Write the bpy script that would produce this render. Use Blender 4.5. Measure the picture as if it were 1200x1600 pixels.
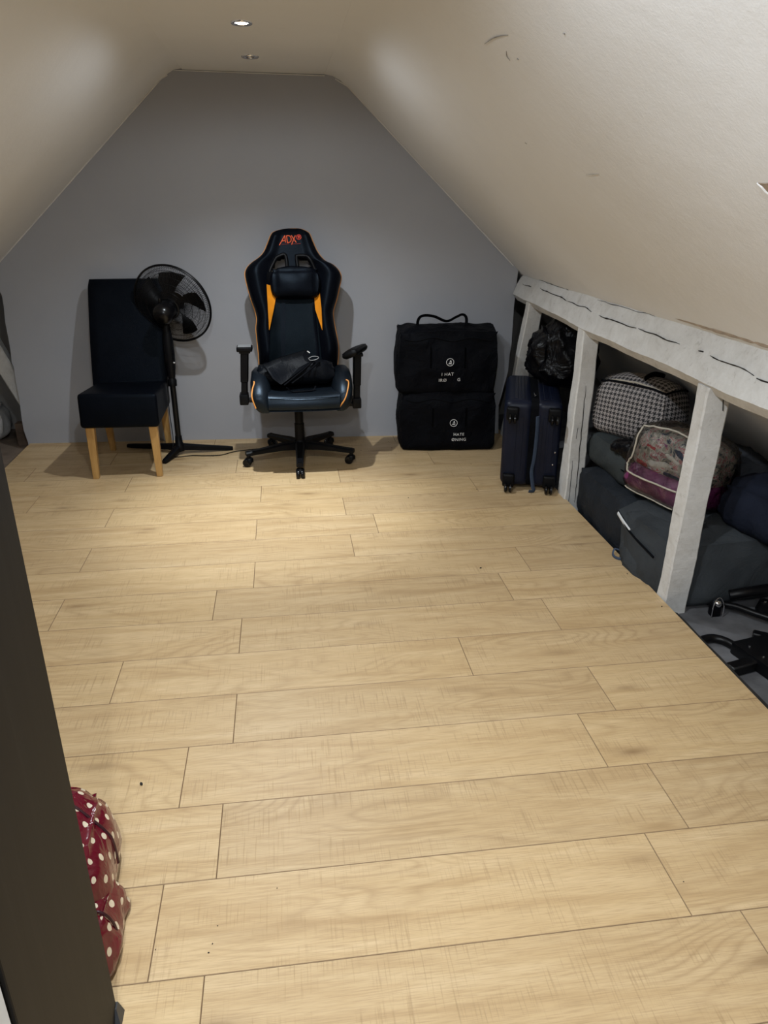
import bpy, bmesh, math, random
from mathutils import Vector, Matrix, noise
from mathutils.bvhtree import BVHTree
from mathutils.geometry import tessellate_polygon

for o in list(bpy.data.objects): bpy.data.objects.remove(o)
scene = bpy.context.scene
COL = scene.collection
V = Vector
R = math.radians

# ------------------------------------------------------------------ camera
F = 1168.0; TH = 0.396516; YAW = -0.13003; H = 1.5
cam_d = bpy.data.cameras.new('camera'); cam = bpy.data.objects.new('camera', cam_d); COL.objects.link(cam)
cam_d.sensor_fit = 'HORIZONTAL'; cam_d.sensor_width = 36.0; cam_d.lens = 36.0 * F / 1200.0
cam.location = (0, 0, H); cam.rotation_euler = (math.pi / 2 - TH, 0, YAW)
cam_d.clip_start = 0.02
scene.camera = cam

# ------------------------------------------------------------------ world, exposure
world = bpy.data.worlds.new('world'); scene.world = world; world.use_nodes = True
world.node_tree.nodes['Background'].inputs[0].default_value = (0, 0, 0, 1)
world.node_tree.nodes['Background'].inputs[1].default_value = 0.0
scene.view_settings.view_transform = 'Standard'; scene.view_settings.look = 'None'
scene.view_settings.gamma = 1.0; scene.view_settings.use_curve_mapping = False
scene.view_settings.exposure = 0.0
# strength of the recessed lamps (W), used by the downlight builder
LAMP_CORE = 210.0    # narrow beam of a lamp
LAMP_FLOOD = 80.0    # its flood cone
LAMP_SPILL = 78.0    # its wide spill
LAMP_COL = (0.875, 0.945, 1.0)

# ------------------------------------------------------------------ pixel helpers (1200 x 1600)
_CM = Matrix.Rotation(YAW, 3, 'Z') @ Matrix.Rotation(-TH, 3, 'X')
CP = V((0, 0, H))
def ray(px, py): return _CM @ V((px - 600.0, F, -(py - 800.0)))
def onp(px, py, p0, n):
    d = ray(px, py); n = V(n); return CP + d * ((V(p0) - CP).dot(n) / d.dot(n))
def G(px, py, z=0.0): return onp(px, py, (0, 0, z), (0, 0, 1))
def AY(px, py, y): return onp(px, py, (0, y, 0), (0, 1, 0))
def AX(px, py, x): return onp(px, py, (x, 0, 0), (1, 0, 0))

# ------------------------------------------------------------------ materials
class N:
    def __init__(s, name):
        s.m = bpy.data.materials.new(name); s.m.use_nodes = True
        s.t = s.m.node_tree; s.b = s.t.nodes['Principled BSDF']
    def n(s, typ, **kw):
        x = s.t.nodes.new(typ)
        for k, v in kw.items():
            if k.startswith('_'): setattr(x, k[1:], v)
            else: x.inputs[k.replace('__', ' ')].default_value = v
        return x
    def l(s, a, b): s.t.links.new(a, b)
    def math(s, op, a, b=None, c=None):
        x = s.t.nodes.new('ShaderNodeMath'); x.operation = op
        for i, q in enumerate((a, b, c)):
            if q is None: continue
            if isinstance(q, (int, float)): x.inputs[i].default_value = q
            else: s.l(q, x.inputs[i])
        return x.outputs[0]
    def coord(s, kind='Object', scale=(1, 1, 1), loc=None):
        tc = s.n('ShaderNodeTexCoord'); mp = s.n('ShaderNodeMapping')
        mp.inputs['Scale'].default_value = scale
        s.l(tc.outputs[kind], mp.inputs['Vector'])
        if loc is not None: s.l(loc, mp.inputs['Location'])
        return mp.outputs[0]
    def noise(s, vec, scale=5, detail=4, rough=.55, dist=0):
        x = s.n('ShaderNodeTexNoise', Scale=scale, Detail=detail, Roughness=rough, Distortion=dist)
        s.l(vec, x.inputs['Vector']); return x.outputs['Fac']
    def ramp(s, fac, stops):
        x = s.t.nodes.new('ShaderNodeValToRGB'); cr = x.color_ramp
        while len(cr.elements) < len(stops): cr.elements.new(0.5)
        for e, (p, c) in zip(cr.elements, stops):
            e.position = p; e.color = (*c, 1) if len(c) == 3 else c
        s.l(fac, x.inputs[0]); return x.outputs[0]
    def mix(s, fac, a, b, mode='MIX'):
        x = s.t.nodes.new('ShaderNodeMix'); x.data_type = 'RGBA'; x.blend_type = mode
        for i, q in ((0, fac), (6, a), (7, b)):
            if isinstance(q, (int, float)): x.inputs[i].default_value = q
            elif isinstance(q, tuple): x.inputs[i].default_value = (*q, 1)
            else: s.l(q, x.inputs[i])
        return x.outputs[2]
    def bump(s, h, strength=.3, dist=.01):
        x = s.n('ShaderNodeBump', Strength=strength, Distance=dist)
        s.l(h, x.inputs['Height']); s.l(x.outputs[0], s.b.inputs['Normal'])
    def set(s, **kw):
        for k, v in kw.items():
            i = s.b.inputs[k.replace('__', ' ')]
            i.default_value = (*v, 1) if isinstance(v, tuple) and len(v) == 3 else v

def simple(name, col, rough=.5, metal=0.0, var=.12, scale=20, bump=0.0, bscale=60, spec=.5, coat=0.0):
    k = N(name); k.set(Roughness=rough, Metallic=metal)
    k.b.inputs['Specular IOR Level'].default_value = spec
    if coat: k.b.inputs['Coat Weight'].default_value = coat; k.b.inputs['Coat Roughness'].default_value = .12
    v = k.coord()
    f = k.noise(v, scale, 3)
    c = k.ramp(f, [(.3, tuple(max(0, x * (1 - var)) for x in col)), (.7, tuple(min(1, x * (1 + var)) for x in col))])
    k.l(c, k.b.inputs['Base Color'])
    if bump: k.bump(k.noise(v, bscale, 4), bump, .004)
    return k.m

M = {}
def oak():
    k = N('oak_laminate'); k.b.inputs['Specular IOR Level'].default_value = .4
    oi = k.n('ShaderNodeObjectInfo'); rnd = oi.outputs['Random']
    sh = k.n('ShaderNodeCombineXYZ')
    k.l(k.math('MULTIPLY', rnd, 37.0), sh.inputs[0]); k.l(k.math('MULTIPLY', rnd, 91.0), sh.inputs[1])
    def cv(sc): return k.coord('Object', sc, sh.outputs[0])
    # long grain and fine pores
    g1 = k.noise(cv((1.1, 11, 1)), 1.6, 5, .58, .8)
    g2 = k.noise(cv((9, 230, 1)), 1.5, 4, .6, .2)
    # cathedral figure: contour lines of a stretched noise field
    fld = k.noise(cv((.9, 4.2, 1)), 1.0, 2, .45, .3)
    con = k.math('ABSOLUTE', k.math('SUBTRACT', k.math('FRACT', k.math('MULTIPLY', fld, 26.0)), .5))
    con = k.ramp(con, [(.0, (1, 1, 1)), (.22, (.25, .25, .25)), (.5, (0, 0, 0))])
    cm = k.ramp(k.noise(cv((1.4, 2.6, 1)), 1.2, 2), [(.42, (0, 0, 0)), (.62, (1, 1, 1))])
    con = k.math('MULTIPLY', con, cm)
    base = k.ramp(g1, [(.22, (.42, .276, .136)), (.44, (.54, .381, .205)), (.60, (.595, .434, .246)), (.80, (.66, .496, .300))])
    base = k.mix(k.math('MULTIPLY', con, .48), base, (.34, .218, .108))
    base = k.mix(k.math('MULTIPLY', k.ramp(g2, [(.45, (0, 0, 0)), (.68, (1, 1, 1))]), .55), base, (.36, .235, .12))
    # knots
    vo = k.n('ShaderNodeTexVoronoi', Scale=1.0); vo.inputs['Randomness'].default_value = 1
    k.l(cv((2.1, 7.0, 1)), vo.inputs['Vector'])
    kn = k.ramp(vo.outputs['Distance'], [(.0, (1, 1, 1)), (.05, (.7, .7, .7)), (.10, (.30, .30, .30)), (.20, (.0, .0, .0))])
    kmask = k.ramp(k.noise(cv((1.2, 3, 1)), 1.0, 2), [(.42, (0, 0, 0)), (.50, (1, 1, 1))])
    kn = k.math('MULTIPLY', kn, kmask)
    base = k.mix(k.math('MULTIPLY', kn, .9), base, (.24, .145, .07))
    # cross saw marks
    s1 = k.noise(cv((210, 7.0, 1)), 1.0, 2, .5)
    s2 = k.noise(cv((5, 9, 1)), 1.0, 3, .55)
    sm = k.math('MULTIPLY', k.ramp(s1, [(.55, (0, 0, 0)), (.68, (1, 1, 1))]), k.ramp(s2, [(.42, (0, 0, 0)), (.58, (1, 1, 1))]))
    base = k.mix(k.math('MULTIPLY', sm, .42), base, (.31, .20, .10))
    tint = k.ramp(rnd, [(0, (.90, .90, .90)), (.5, (.99, .99, .98)), (1, (1.0, 1.0, .97))])
    base = k.mix(1.0, base, tint, 'MULTIPLY')
    k.l(base, k.b.inputs['Base Color'])
    ro = k.n('ShaderNodeMapRange'); ro.inputs['To Min'].default_value = .36; ro.inputs['To Max'].default_value = .52
    k.l(g2, ro.inputs['Value']); k.l(ro.outputs[0], k.b.inputs['Roughness'])
    hh = k.math('SUBTRACT', k.math('MULTIPLY', g2, -.5), k.math('MULTIPLY', sm, .8))
    k.bump(hh, .25, .0012)
    return k.m
M['oak'] = oak()

def plaster(name, a, b, bump=.25, rough=.75):
    k = N(name); v = k.coord()
    f = k.noise(v, 1.1, 5, .6, .4)
    c = k.ramp(f, [(.3, a), (.7, b)])
    st = k.ramp(k.noise(v, 2.4, 6, .7), [(.60, (0, 0, 0)), (.75, (1, 1, 1))])
    c = k.mix(k.math('MULTIPLY', st, .12), c, tuple(x * .8 for x in a))
    k.l(c, k.b.inputs['Base Color']); k.set(Roughness=rough)
    h = k.math('ADD', k.noise(v, 7, 6, .6), k.math('MULTIPLY', k.noise(v, 180, 2), .12))
    k.bump(h, bump, .012)
    return k.m
M['slope'] = plaster('white_plaster', (.77, .775, .785), (.815, .82, .83))
M['ceil'] = plaster('ceiling_plaster', (.77, .775, .785), (.815, .82, .83), .12)
M['gable'] = plaster('grey_wall_paint', (.325, .332, .36), (.35, .357, .385), .10, .6)
M['dark_wall'] = plaster('rough_eaves_masonry', (.20, .185, .17), (.27, .25, .235), .5, .9)
M['stub'] = plaster('white_partition_paint', (.62, .64, .66), (.68, .70, .72), .1)
M['caulk'] = simple('white_caulk', (.62, .61, .60), .6, var=.1)
M['groove'] = simple('brown_board_edge', (.28, .185, .10), .7, var=.1)
M['subfloor'] = simple('dark_underlay', (.10, .065, .04), .9)
M['eave_floor'] = simple('grey_fibre_board', (.105, .105, .112), .85, var=.35, scale=9, bump=.4, bscale=25)
M['eave_floor_brown'] = simple('brown_board', (.16, .12, .09), .85, var=.3, scale=6, bump=.3)
M['trimdark'] = simple('dark_edge_strip', (.022, .019, .018), .8, var=.6, scale=12, bump=.5, bscale=50)

def timber():
    k = N('whitewashed_timber')
    v = k.coord('Object', (1, 1, 1))
    f = k.noise(v, 9, 8, .75, .4)
    c = k.ramp(f, [(.26, (.44, .425, .40)), (.42, (.575, .565, .545)), (.6, (.645, .64, .625)), (.78, (.70, .695, .685))])
    w = k.ramp(k.noise(v, 26, 7, .8, .6), [(.58, (0, 0, 0)), (.70, (1, 1, 1))])
    c = k.mix(k.math('MULTIPLY', w, .45), c, (.20, .175, .15))
    k.l(c, k.b.inputs['Base Color']); k.set(Roughness=.7)
    vs_ = k.coord('Object', (1, 1, 9))
    h = k.math('ADD', k.noise(v, 22, 6, .7), k.math('MULTIPLY', k.noise(vs_, 16, 3), .35))
    k.bump(h, .38, .010)
    return k.m
M['timber'] = timber()
M['crack'] = simple('dark_crack', (.012, .010, .009), .95)
M['bare'] = simple('bare_brown_timber', (.34, .27, .205), .85, var=.3, scale=14, bump=.5, bscale=40)
M['bare_grey'] = simple('greyed_timber', (.30, .285, .27), .85, var=.25, scale=14, bump=.5, bscale=40)
M['dust'] = simple('dull_grey_plaster', (.42, .415, .41), .9, var=.25, scale=14, bump=.5, bscale=40)
M['darkwood'] = simple('dark_brown_timber', (.10, .068, .048), .8, var=.3, scale=14, bump=.4, bscale=40)
M['scuff'] = simple('grey_scuff', (.30, .285, .27), .8, var=.3)

def leather(name, col, rough=.38, bump=.25, sc=220, spec=.08):
    k = N(name); v = k.coord()
    f = k.noise(v, 9, 4)
    c = k.ramp(f, [(.3, tuple(x * .8 for x in col)), (.7, tuple(x * 1.2 for x in col))])
    k.l(c, k.b.inputs['Base Color']); k.set(Roughness=rough); k.b.inputs['Specular IOR Level'].default_value = spec; k.b.inputs['Specular Tint'].default_value = (.62, .80, 1.0, 1)
    vo = k.n('ShaderNodeTexVoronoi', Scale=sc); k.l(v, vo.inputs['Vector'])
    h = k.math('ADD', k.math('MULTIPLY', vo.outputs['Distance'], .35), k.math('MULTIPLY', k.noise(v, 16, 4), .6))
    k.bump(h, bump, .004)
    return k.m
M['leather_dining'] = leather('black_blue_faux_leather', (.0020, .0026, .0046), .45)
M['leather_black'] = leather('black_faux_leather', (.0018, .0022, .0040), .42)
M['leather_slate'] = leather('slate_faux_leather', (.0050, .0070, .0100), .36, spec=.26)
M['leather_slate2'] = leather('slate_perforated_leather', (.0042, .0066, .0090), .5, .5, 420)
M['orange'] = leather('orange_faux_leather', (.78, .27, .015), .42, .15, spec=.3)
M['piping'] = simple('orange_piping', (.62, .25, .05), .5, var=.1)
M['logo'] = simple('orange_red_stitching', (.80, .11, .025), .6, var=.1)
M['logo_red'] = simple('red_stitching', (.55, .035, .02), .6, var=.1)
M['plastic'] = simple('black_plastic', (.0026, .0028, .0038), .45, var=.15, scale=30, bump=.06, bscale=300, spec=.14)
M['plastic_gloss'] = simple('glossy_black_plastic', (.0025, .0025, .0032), .25, var=.1, spec=.3)
M['metal_black'] = simple('black_painted_metal', (.003, .003, .0038), .38, var=.15, spec=.25)
M['chrome'] = simple('chrome', (.75, .75, .77), .12, 1.0, var=.05)
M['white_dot'] = simple('white_plastic', (.75, .75, .75), .4, var=.05)
M['grey_pad'] = simple('grey_silver_top', (.28, .29, .30), .4, var=.1)

def legwood():
    k = N('honey_oak_leg'); v = k.coord('Object', (40, 40, 3))
    f = k.noise(v, 1.0, 5, .6, .4)
    c = k.ramp(f, [(.3, (.32, .17, .05)), (.7, (.50, .30, .105))])
    k.l(c, k.b.inputs['Base Color']); k.set(Roughness=.42); k.bump(f, .15, .002)
    return k.m
M['leg'] = legwood()

def fabric(name, col, rough=.8, bump=.35, wr=9, sheen=.0, spec=.07):
    k = N(name); v = k.coord()
    f = k.noise(v, 7, 4)
    c = k.ramp(f, [(.3, tuple(x * .82 for x in col)), (.7, tuple(x * 1.18 for x in col))])
    k.l(c, k.b.inputs['Base Color']); k.set(Roughness=rough)
    k.b.inputs['Specular IOR Level'].default_value = spec
    h = k.math('ADD', k.math('MULTIPLY', k.noise(v, wr, 5, .6, 1.2), 1.0), k.math('MULTIPLY', k.noise(v, 260, 2), .06))
    k.bump(h, bump, .03)
    return k.m
M['nylon_black'] = fabric('black_nylon', (.0018, .0022, .0038), .65, .55, 8)
M['nylon_seam'] = fabric('black_webbing', (.0026, .0030, .0044), .75, .2, 30)
M['nylon_pack'] = fabric('black_backpack_nylon', (.0040, .0048, .0068), .45, .22, 7)
M['grey_bag'] = fabric('slate_grey_storage_fabric', (.042, .047, .052), .75, .35, 6)
M['charcoal_bag'] = fabric('charcoal_storage_fabric', (.019, .022, .027), .65, .5, 8)
M['greygreen_bag'] = fabric('dark_grey_storage_fabric', (.038, .044, .046), .7, .4, 7)
M['navy_cloth'] = fabric('dark_navy_fabric', (.012, .015, .026), .8, .5, 7)
M['bedding'] = fabric('dark_grey_bedding', (.035, .038, .045), .85, .5, 9)
M['white_zip'] = simple('white_zip_tape', (.62, .64, .66), .6, var=.06)
M['navy_shell'] = simple('navy_ribbed_shell', (.0048, .0072, .0180), .40, var=.15, scale=12, bump=.12, bscale=220, spec=.2)
M['navy_strap'] = fabric('grey_blue_webbing', (.055, .075, .115), .8, .2, 40)
def _bin():
    k = N('black_polythene'); k.set(Roughness=.34); k.b.inputs['Base Color'].default_value = (.0025, .0025, .0035, 1); k.b.inputs['Specular IOR Level'].default_value = .16
    v = k.coord(); k.bump(k.noise(v, 9, 3, .5, 2.5), .5, .03)
    return k.m
M['binbag'] = _bin()

def hounds():
    k = N('houndstooth_fabric'); v = k.coord('UV', (1, 1, 1))
    sp = k.n('ShaderNodeSeparateXYZ'); k.l(v, sp.inputs[0])
    S = 330.0
    x = k.math('FLOOR', k.math('MULTIPLY', sp.outputs[0], S)); y = k.math('FLOOR', k.math('MULTIPLY', sp.outputs[1], S))
    def fm(a, m): return k.math('FLOORED_MODULO', a, m)
    wx = k.math('LESS_THAN', fm(x, 8.0), 4.0); wy = k.math('LESS_THAN', fm(y, 8.0), 4.0)
    tw = k.math('LESS_THAN', fm(k.math('ADD', x, y), 4.0), 2.0)
    f = k.math('ADD', k.math('MULTIPLY', tw, wx), k.math('MULTIPLY', k.math('SUBTRACT', 1.0, tw), wy))
    c = k.mix(f, (.30, .275, .27), (.012, .012, .015))
    k.l(c, k.b.inputs['Base Color']); k.set(Roughness=.75)
    k.bump(k.noise(k.coord(), 9, 4, .6, 1), .3, .02)
    return k.m
M['hounds'] = hounds()

def polka():
    k = N('polka_dot_oilcloth'); v = k.coord('UV', (1, 1, 1))
    sp = k.n('ShaderNodeSeparateXYZ'); k.l(v, sp.inputs[0])
    P = .066
    def cell(off):
        a = k.math('SUBTRACT', k.math('FLOORED_MODULO', k.math('ADD', sp.outputs[0], off), P), P / 2)
        b = k.math('SUBTRACT', k.math('FLOORED_MODULO', k.math('ADD', sp.outputs[1], off), P), P / 2)
        d = k.math('SQRT', k.math('ADD', k.math('MULTIPLY', a, a), k.math('MULTIPLY', b, b)))
        return k.math('LESS_THAN', d, .0086)
    f = k.math('MAXIMUM', cell(0.0), cell(P / 2))
    c = k.mix(f, (.120, .005, .015), (.70, .61, .46))
    k.l(c, k.b.inputs['Base Color']); k.set(Roughness=.16)
    k.b.inputs['Coat Weight'].default_value = .15
    k.bump(k.noise(k.coord(), 11, 3, .5, 1.2), .40, .03)
    return k.m
M['polka'] = polka()
M['polka_seam'] = simple('dark_maroon_binding', (.035, .004, .010), .35, var=.1)

def cabinet():
    k = N('black_brown_woodgrain'); v = k.coord('Object', (14, 14, .9))
    f = k.noise(v, 1.6, 6, .65, .6)
    c = k.ramp(f, [(.3, (.0050, .0048, .0050)), (.55, (.0085, .0080, .0080)), (.75, (.0150, .0130, .0120))])
    k.l(c, k.b.inputs['Base Color']); k.set(Roughness=.55); k.b.inputs['Specular IOR Level'].default_value = .2; k.bump(f, .12, .002)
    return k.m
M['cabinet'] = cabinet()
M['cabinet_foot'] = simple('dark_grey_plastic', (.03, .032, .036), .4)

def floral():
    k = N('printed_patchwork_fabric'); v = k.coord()
    vo = k.n('ShaderNodeTexVoronoi', Scale=17.0); k.l(k.coord('Object', (1, 1, 1)), vo.inputs['Vector'])
    n = k.noise(v, 16, 3, .6, 2.5)
    c = k.ramp(n, [(.22, (.03, .04, .07)), (.38, (.25, .24, .20)), (.46, (.40, .37, .32)), (.54, (.34, .09, .11)), (.60, (.50, .46, .43)), (.68, (.20, .21, .15)), (.8, (.05, .06, .09))])
    x = [nd for nd in k.t.nodes if nd.type == 'VALTORGB'][0]; x.color_ramp.interpolation = 'CONSTANT'
    k.l(c, k.b.inputs['Base Color']); k.set(Roughness=.8)
    k.bump(k.noise(v, 12, 4, .6, 1.5), .5, .03)
    return k.m
M['floral'] = floral()
M['purple'] = fabric('purple_satin', (.20, .035, .135), .35, .5, 10, spec=.5)
M['cream'] = fabric('cream_cloth', (.55, .52, .47), .8, .4, 14)
M['red'] = fabric('dull_red_cloth', (.35, .05, .06), .8, .4, 14)
M['darkblue'] = fabric('dark_blue_cloth', (.02, .03, .06), .8, .4, 14)
M['tape'] = simple('cream_vinyl_edging', (.42, .38, .31), .5, var=.15)
def vinyl():
    k = N('clear_vinyl'); k.set(Roughness=.08); k.b.inputs['Base Color'].default_value = (.9, .9, .9, 1)
    tr = k.n('ShaderNodeBsdfTransparent'); gl = k.n('ShaderNodeBsdfGlossy', Roughness=.12)
    mx = k.n('ShaderNodeMixShader'); fr = k.n('ShaderNodeFresnel', IOR=1.45)
    tr.inputs[0].default_value = (.90, .90, .89, 1)
    v = k.coord(); bp = k.n('ShaderNodeBump', Strength=.7, Distance=.03)
    k.l(k.noise(v, 13, 5, .65, 2.0), bp.inputs['Height'])
    k.l(bp.outputs[0], gl.inputs['Normal']); k.l(bp.outputs[0], fr.inputs['Normal'])
    k.l(k.math('MULTIPLY', fr.outputs[0], 1.0), mx.inputs[0]); k.l(tr.outputs[0], mx.inputs[1]); k.l(gl.outputs[0], mx.inputs[2])
    k.l(mx.outputs[0], k.t.nodes['Material Output'].inputs['Surface'])
    return k.m
M['vinyl'] = vinyl()
def emit(name, col, s):
    k = N(name); k.b.inputs['Emission Color'].default_value = (*col, 1); k.b.inputs['Emission Strength'].default_value = s
    return k.m
M['led'] = emit('lit_led_lens', (.93, .96, 1.0), 40.0)
M['led_off'] = simple('unlit_lens', (.16, .165, .18), .2)
M['print'] = simple('white_print', (.72, .72, .72), .6, var=.05)
M['crumb'] = simple('black_crumb', (.01, .009, .008), .9)

# ------------------------------------------------------------------ mesh helpers
ORG = {}
def obj(name, bm, mat, parent=None, smooth=None, org=None):
    """link bm (built in world space) as one mesh object"""
    o0 = ORG[parent.name] if parent is not None else (V(org) if org is not None else V((0, 0, 0)))
    bm.transform(Matrix.Translation(-o0))
    me = bpy.data.meshes.new(name); bm.normal_update(); bm.to_mesh(me); bm.free()
    me.materials.append(M[mat] if isinstance(mat, str) else mat)
    if smooth is not None:
        for p in me.polygons: p.use_smooth = True
        me.set_sharp_from_angle(angle=R(smooth))
    o = bpy.data.objects.new(name, me); COL.objects.link(o)
    ORG[o.name] = o0
    if parent is not None: o.parent = parent
    else: o.location = o0
    return o
def tag(o, label, cat, group=None):
    o['label'] = label; o['category'] = cat
    if group: o['group'] = group
    return o
def thing(name, label, cat, loc, group=None):
    o = bpy.data.objects.new(name, None); COL.objects.link(o); o.empty_display_size = .1
    o.location = loc; ORG[o.name] = V(loc); return tag(o, label, cat, group)
def struct(name, bm, mat, smooth=None, label=None):
    o = obj(name, bm, mat, None, smooth); o['kind'] = 'structure'
    if label: o['label'] = label
    return o
def BM(): return bmesh.new()
def box(bm, x0, x1, y0, y1, z0, z1, bev=0.0, seg=2, mtx=None):
    m = Matrix.Translation(((x0 + x1) / 2, (y0 + y1) / 2, (z0 + z1) / 2)) @ Matrix.Diagonal((abs(x1 - x0), abs(y1 - y0), abs(z1 - z0), 1))
    if mtx is not None: m = mtx @ m
    r = bmesh.ops.create_cube(bm, size=1.0, matrix=m)
    if bev:
        es = list({e for v in r['verts'] for e in v.link_edges})
        bmesh.ops.bevel(bm, geom=es, offset=bev, segments=seg, profile=.6, affect='EDGES')
    return bm
def hexa(bm, bot, top, bev=0.0, seg=1):
    """box from four bottom and four top corners"""
    vs = [bm.verts.new(p) for p in bot] + [bm.verts.new(p) for p in top]
    fs = [(3, 2, 1, 0), (4, 5, 6, 7)] + [(i, (i + 1) % 4, 4 + (i + 1) % 4, 4 + i) for i in range(4)]
    for f in fs: bm.faces.new([vs[i] for i in f])
    if bev: bmesh.ops.bevel(bm, geom=list({e for v in vs for e in v.link_edges}), offset=bev, segments=seg, profile=.5, affect='EDGES')
    return bm
def prism(bm, poly, ext):
    """polygon (3D points) extruded by vector ext"""
    a = [bm.verts.new(p) for p in poly]; b = [bm.verts.new(V(p) + V(ext)) for p in poly]
    n = len(poly)
    bm.faces.new(a); bm.faces.new(list(reversed(b)))
    for i in range(n): bm.faces.new([a[(i + 1) % n], a[i], b[i], b[(i + 1) % n]])
    bmesh.ops.recalc_face_normals(bm, faces=bm.faces[:]); return bm
def smooth_path(pts, n=6):
    pts = [V(p) for p in pts]
    if len(pts) < 3: return pts
    P = [2 * pts[0] - pts[1]] + pts + [2 * pts[-1] - pts[-2]]
    out = []
    for i in range(1, len(P) - 2):
        for k in range(n):
            t = k / n; a, b, c, d = P[i - 1], P[i], P[i + 1], P[i + 2]
            out.append(.5 * ((2 * b) + (c - a) * t + (2 * a - 5 * b + 4 * c - d) * t * t + (3 * b - a - 3 * c + d) * t ** 3))
    out.append(pts[-1]); return out
def tube(bm, pts, r, seg=8, closed=False, cap=True, flat=None):
    """tube along points; r number or list; flat=(w,h) gives a ribbon cross-section (h along a fixed up)"""
    pts = [V(p) for p in pts]; n = len(pts); rings = []
    up = V((0, 0, 1)); prev = None
    for i, p in enumerate(pts):
        if closed: t = pts[(i + 1) % n] - pts[i - 1]
        else: t = pts[min(i + 1, n - 1)] - pts[max(i - 1, 0)]
        t.normalize()
        if prev is None:
            a = t.orthogonal() if abs(t.dot(up)) > .95 else t.cross(up)
        else: a = prev - t * prev.dot(t)
        a.normalize(); prev = a; b = t.cross(a).normalized()
        rr = r[i] if isinstance(r, (list, tuple)) else r
        ring = []
        for k in range(seg):
            th = 2 * math.pi * k / seg
            if flat: ring.append(bm.verts.new(p + a * math.cos(th) * flat[0] + b * math.sin(th) * flat[1]))
            else: ring.append(bm.verts.new(p + (a * math.cos(th) + b * math.sin(th)) * rr))
        rings.append(ring)
    m = n if closed else n - 1
    for i in range(m):
        A, B = rings[i], rings[(i + 1) % n]
        for k in range(seg): bm.faces.new([A[k], A[(k + 1) % seg], B[(k + 1) % seg], B[k]])
    if cap and not closed:
        bm.faces.new(list(reversed(rings[0]))); bm.faces.new(rings[-1])
    return bm
def lathe(bm, prof, origin, axis=(0, 0, 1), seg=24):
    """profile [(r, h)] revolved about axis through origin"""
    ax = V(axis).normalized(); a = ax.orthogonal().normalized(); b = ax.cross(a); o = V(origin); rings = []
    for r, h in prof:
        if r < 1e-6: rings.append([bm.verts.new(o + ax * h)])
        else: rings.append([bm.verts.new(o + ax * h + (a * math.cos(2 * math.pi * k / seg) + b * math.sin(2 * math.pi * k / seg)) * r) for k in range(seg)])
    for A, B in zip(rings[:-1], rings[1:]):
        if len(A) == 1 and len(B) == 1: continue
        for k in range(seg):
            q = (k + 1) % seg
            if len(A) == 1: bm.faces.new([A[0], B[q], B[k]])
            elif len(B) == 1: bm.faces.new([A[k], A[q], B[0]])
            else: bm.faces.new([A[k], A[q], B[q], B[k]])
    return bm
def softbox(bm, size, n=(12, 12, 12), r=.04, puff=.02, wr=.006, wsc=7.0, seed=0, mtx=None, taper=0.0, sag=0.0, ridge=0.0):
    """cushion-like box: rounded edges, puffed faces, wrinkles; uv in metres. base at z=0 before mtx"""
    sx, sy, sz = size; uvl = bm.loops.layers.uv.verify(); cache = {}
    off = V((seed * 3.1, seed * 7.7, seed * 1.3))
    def pt(u):
        key = tuple(round(c, 5) for c in u)
        if key in cache: return cache[key]
        h = (sx / 2, sy / 2, sz / 2)
        p = V([u[i] * h[i] for i in range(3)])
        q = V([max(-h[i] + r, min(h[i] - r, p[i])) for i in range(3)])
        d = p - q
        if d.length > 1e-9:
            mxd = max(abs(c) for c in d)
            p = q + d.normalized() * mxd
        nrm = V([(1 if u[i] > .999 else -1 if u[i] < -.999 else 0) for i in range(3)])
        f = 1.0
        for i in range(3):
            if nrm[i] == 0: f *= (1 - u[i] ** 2)
        if nrm.length: nn = (nrm + d.normalized() * .5 if d.length else nrm).normalized()
        else: nn = V((0, 0, 0))
        lowside = 0.25 if nrm.z < -.5 else 1.0
        p += nn * puff * f * lowside
        w = noise.fractal(p * wsc + off, 1.0, 2.0, 4)
        p += nn * wr * w * lowside
        if ridge: p += nn * ridge * (1 - abs(noise.noise(p * wsc * .8 + off * 2))) ** 4 * lowside
        k = 1 - taper * (p.z / sz + .5)
        p.x *= k; p.y *= k
        p.z -= sag * (u[0] ** 2 + u[1] ** 2) * .5 * (p.z / sz + .5)
        p.z += sz / 2
        if mtx is not None: p = mtx @ p
        v = bm.verts.new(p); cache[key] = v; return v
    for ax in range(3):
        ua, va = [(1, 2), (0, 2), (0, 1)][ax]
        for sgn in (-1, 1):
            na, nb = n[ua], n[va]
            for i in range(na):
                for j in range(nb):
                    cs = [(i, j), (i + 1, j), (i + 1, j + 1), (i, j + 1)]; vs = []; uv = []
                    for (p, q) in cs:
                        u = [0, 0, 0]; u[ax] = sgn; u[ua] = -1 + 2 * p / na; u[va] = -1 + 2 * q / nb
                        vs.append(pt(u)); uv.append((u[ua] * size[ua] / 2, u[va] * size[va] / 2))
                    flip = (sgn > 0) == (ax == 1)
                    if flip: vs.reverse(); uv.reverse()
                    if len(set(vs)) < 4: continue
                    f = bm.faces.new(vs)
                    for lp, c in zip(f.loops, uv): lp[uvl].uv = c
    return bm
def T(x, y, z, rz=0, rx=0, ry=0):
    return Matrix.Translation((x, y, z)) @ Matrix.Rotation(R(rz), 4, 'Z') @ Matrix.Rotation(R(ry), 4, 'Y') @ Matrix.Rotation(R(rx), 4, 'X')
def smoothstep(a, b, x):
    t = max(0, min(1, (x - a) / (b - a))); return t * t * (3 - 2 * t)

# ================================================================== THE ROOM
PW = 0.2427                                   # plank width
FX0, FX1 = -1.72, 1.468                       # floor edges
YB, YF = 5.6, -2.2
def wall_y(x): return 4.932 - 0.0567 * x      # gable wall plane, slightly off square
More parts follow.
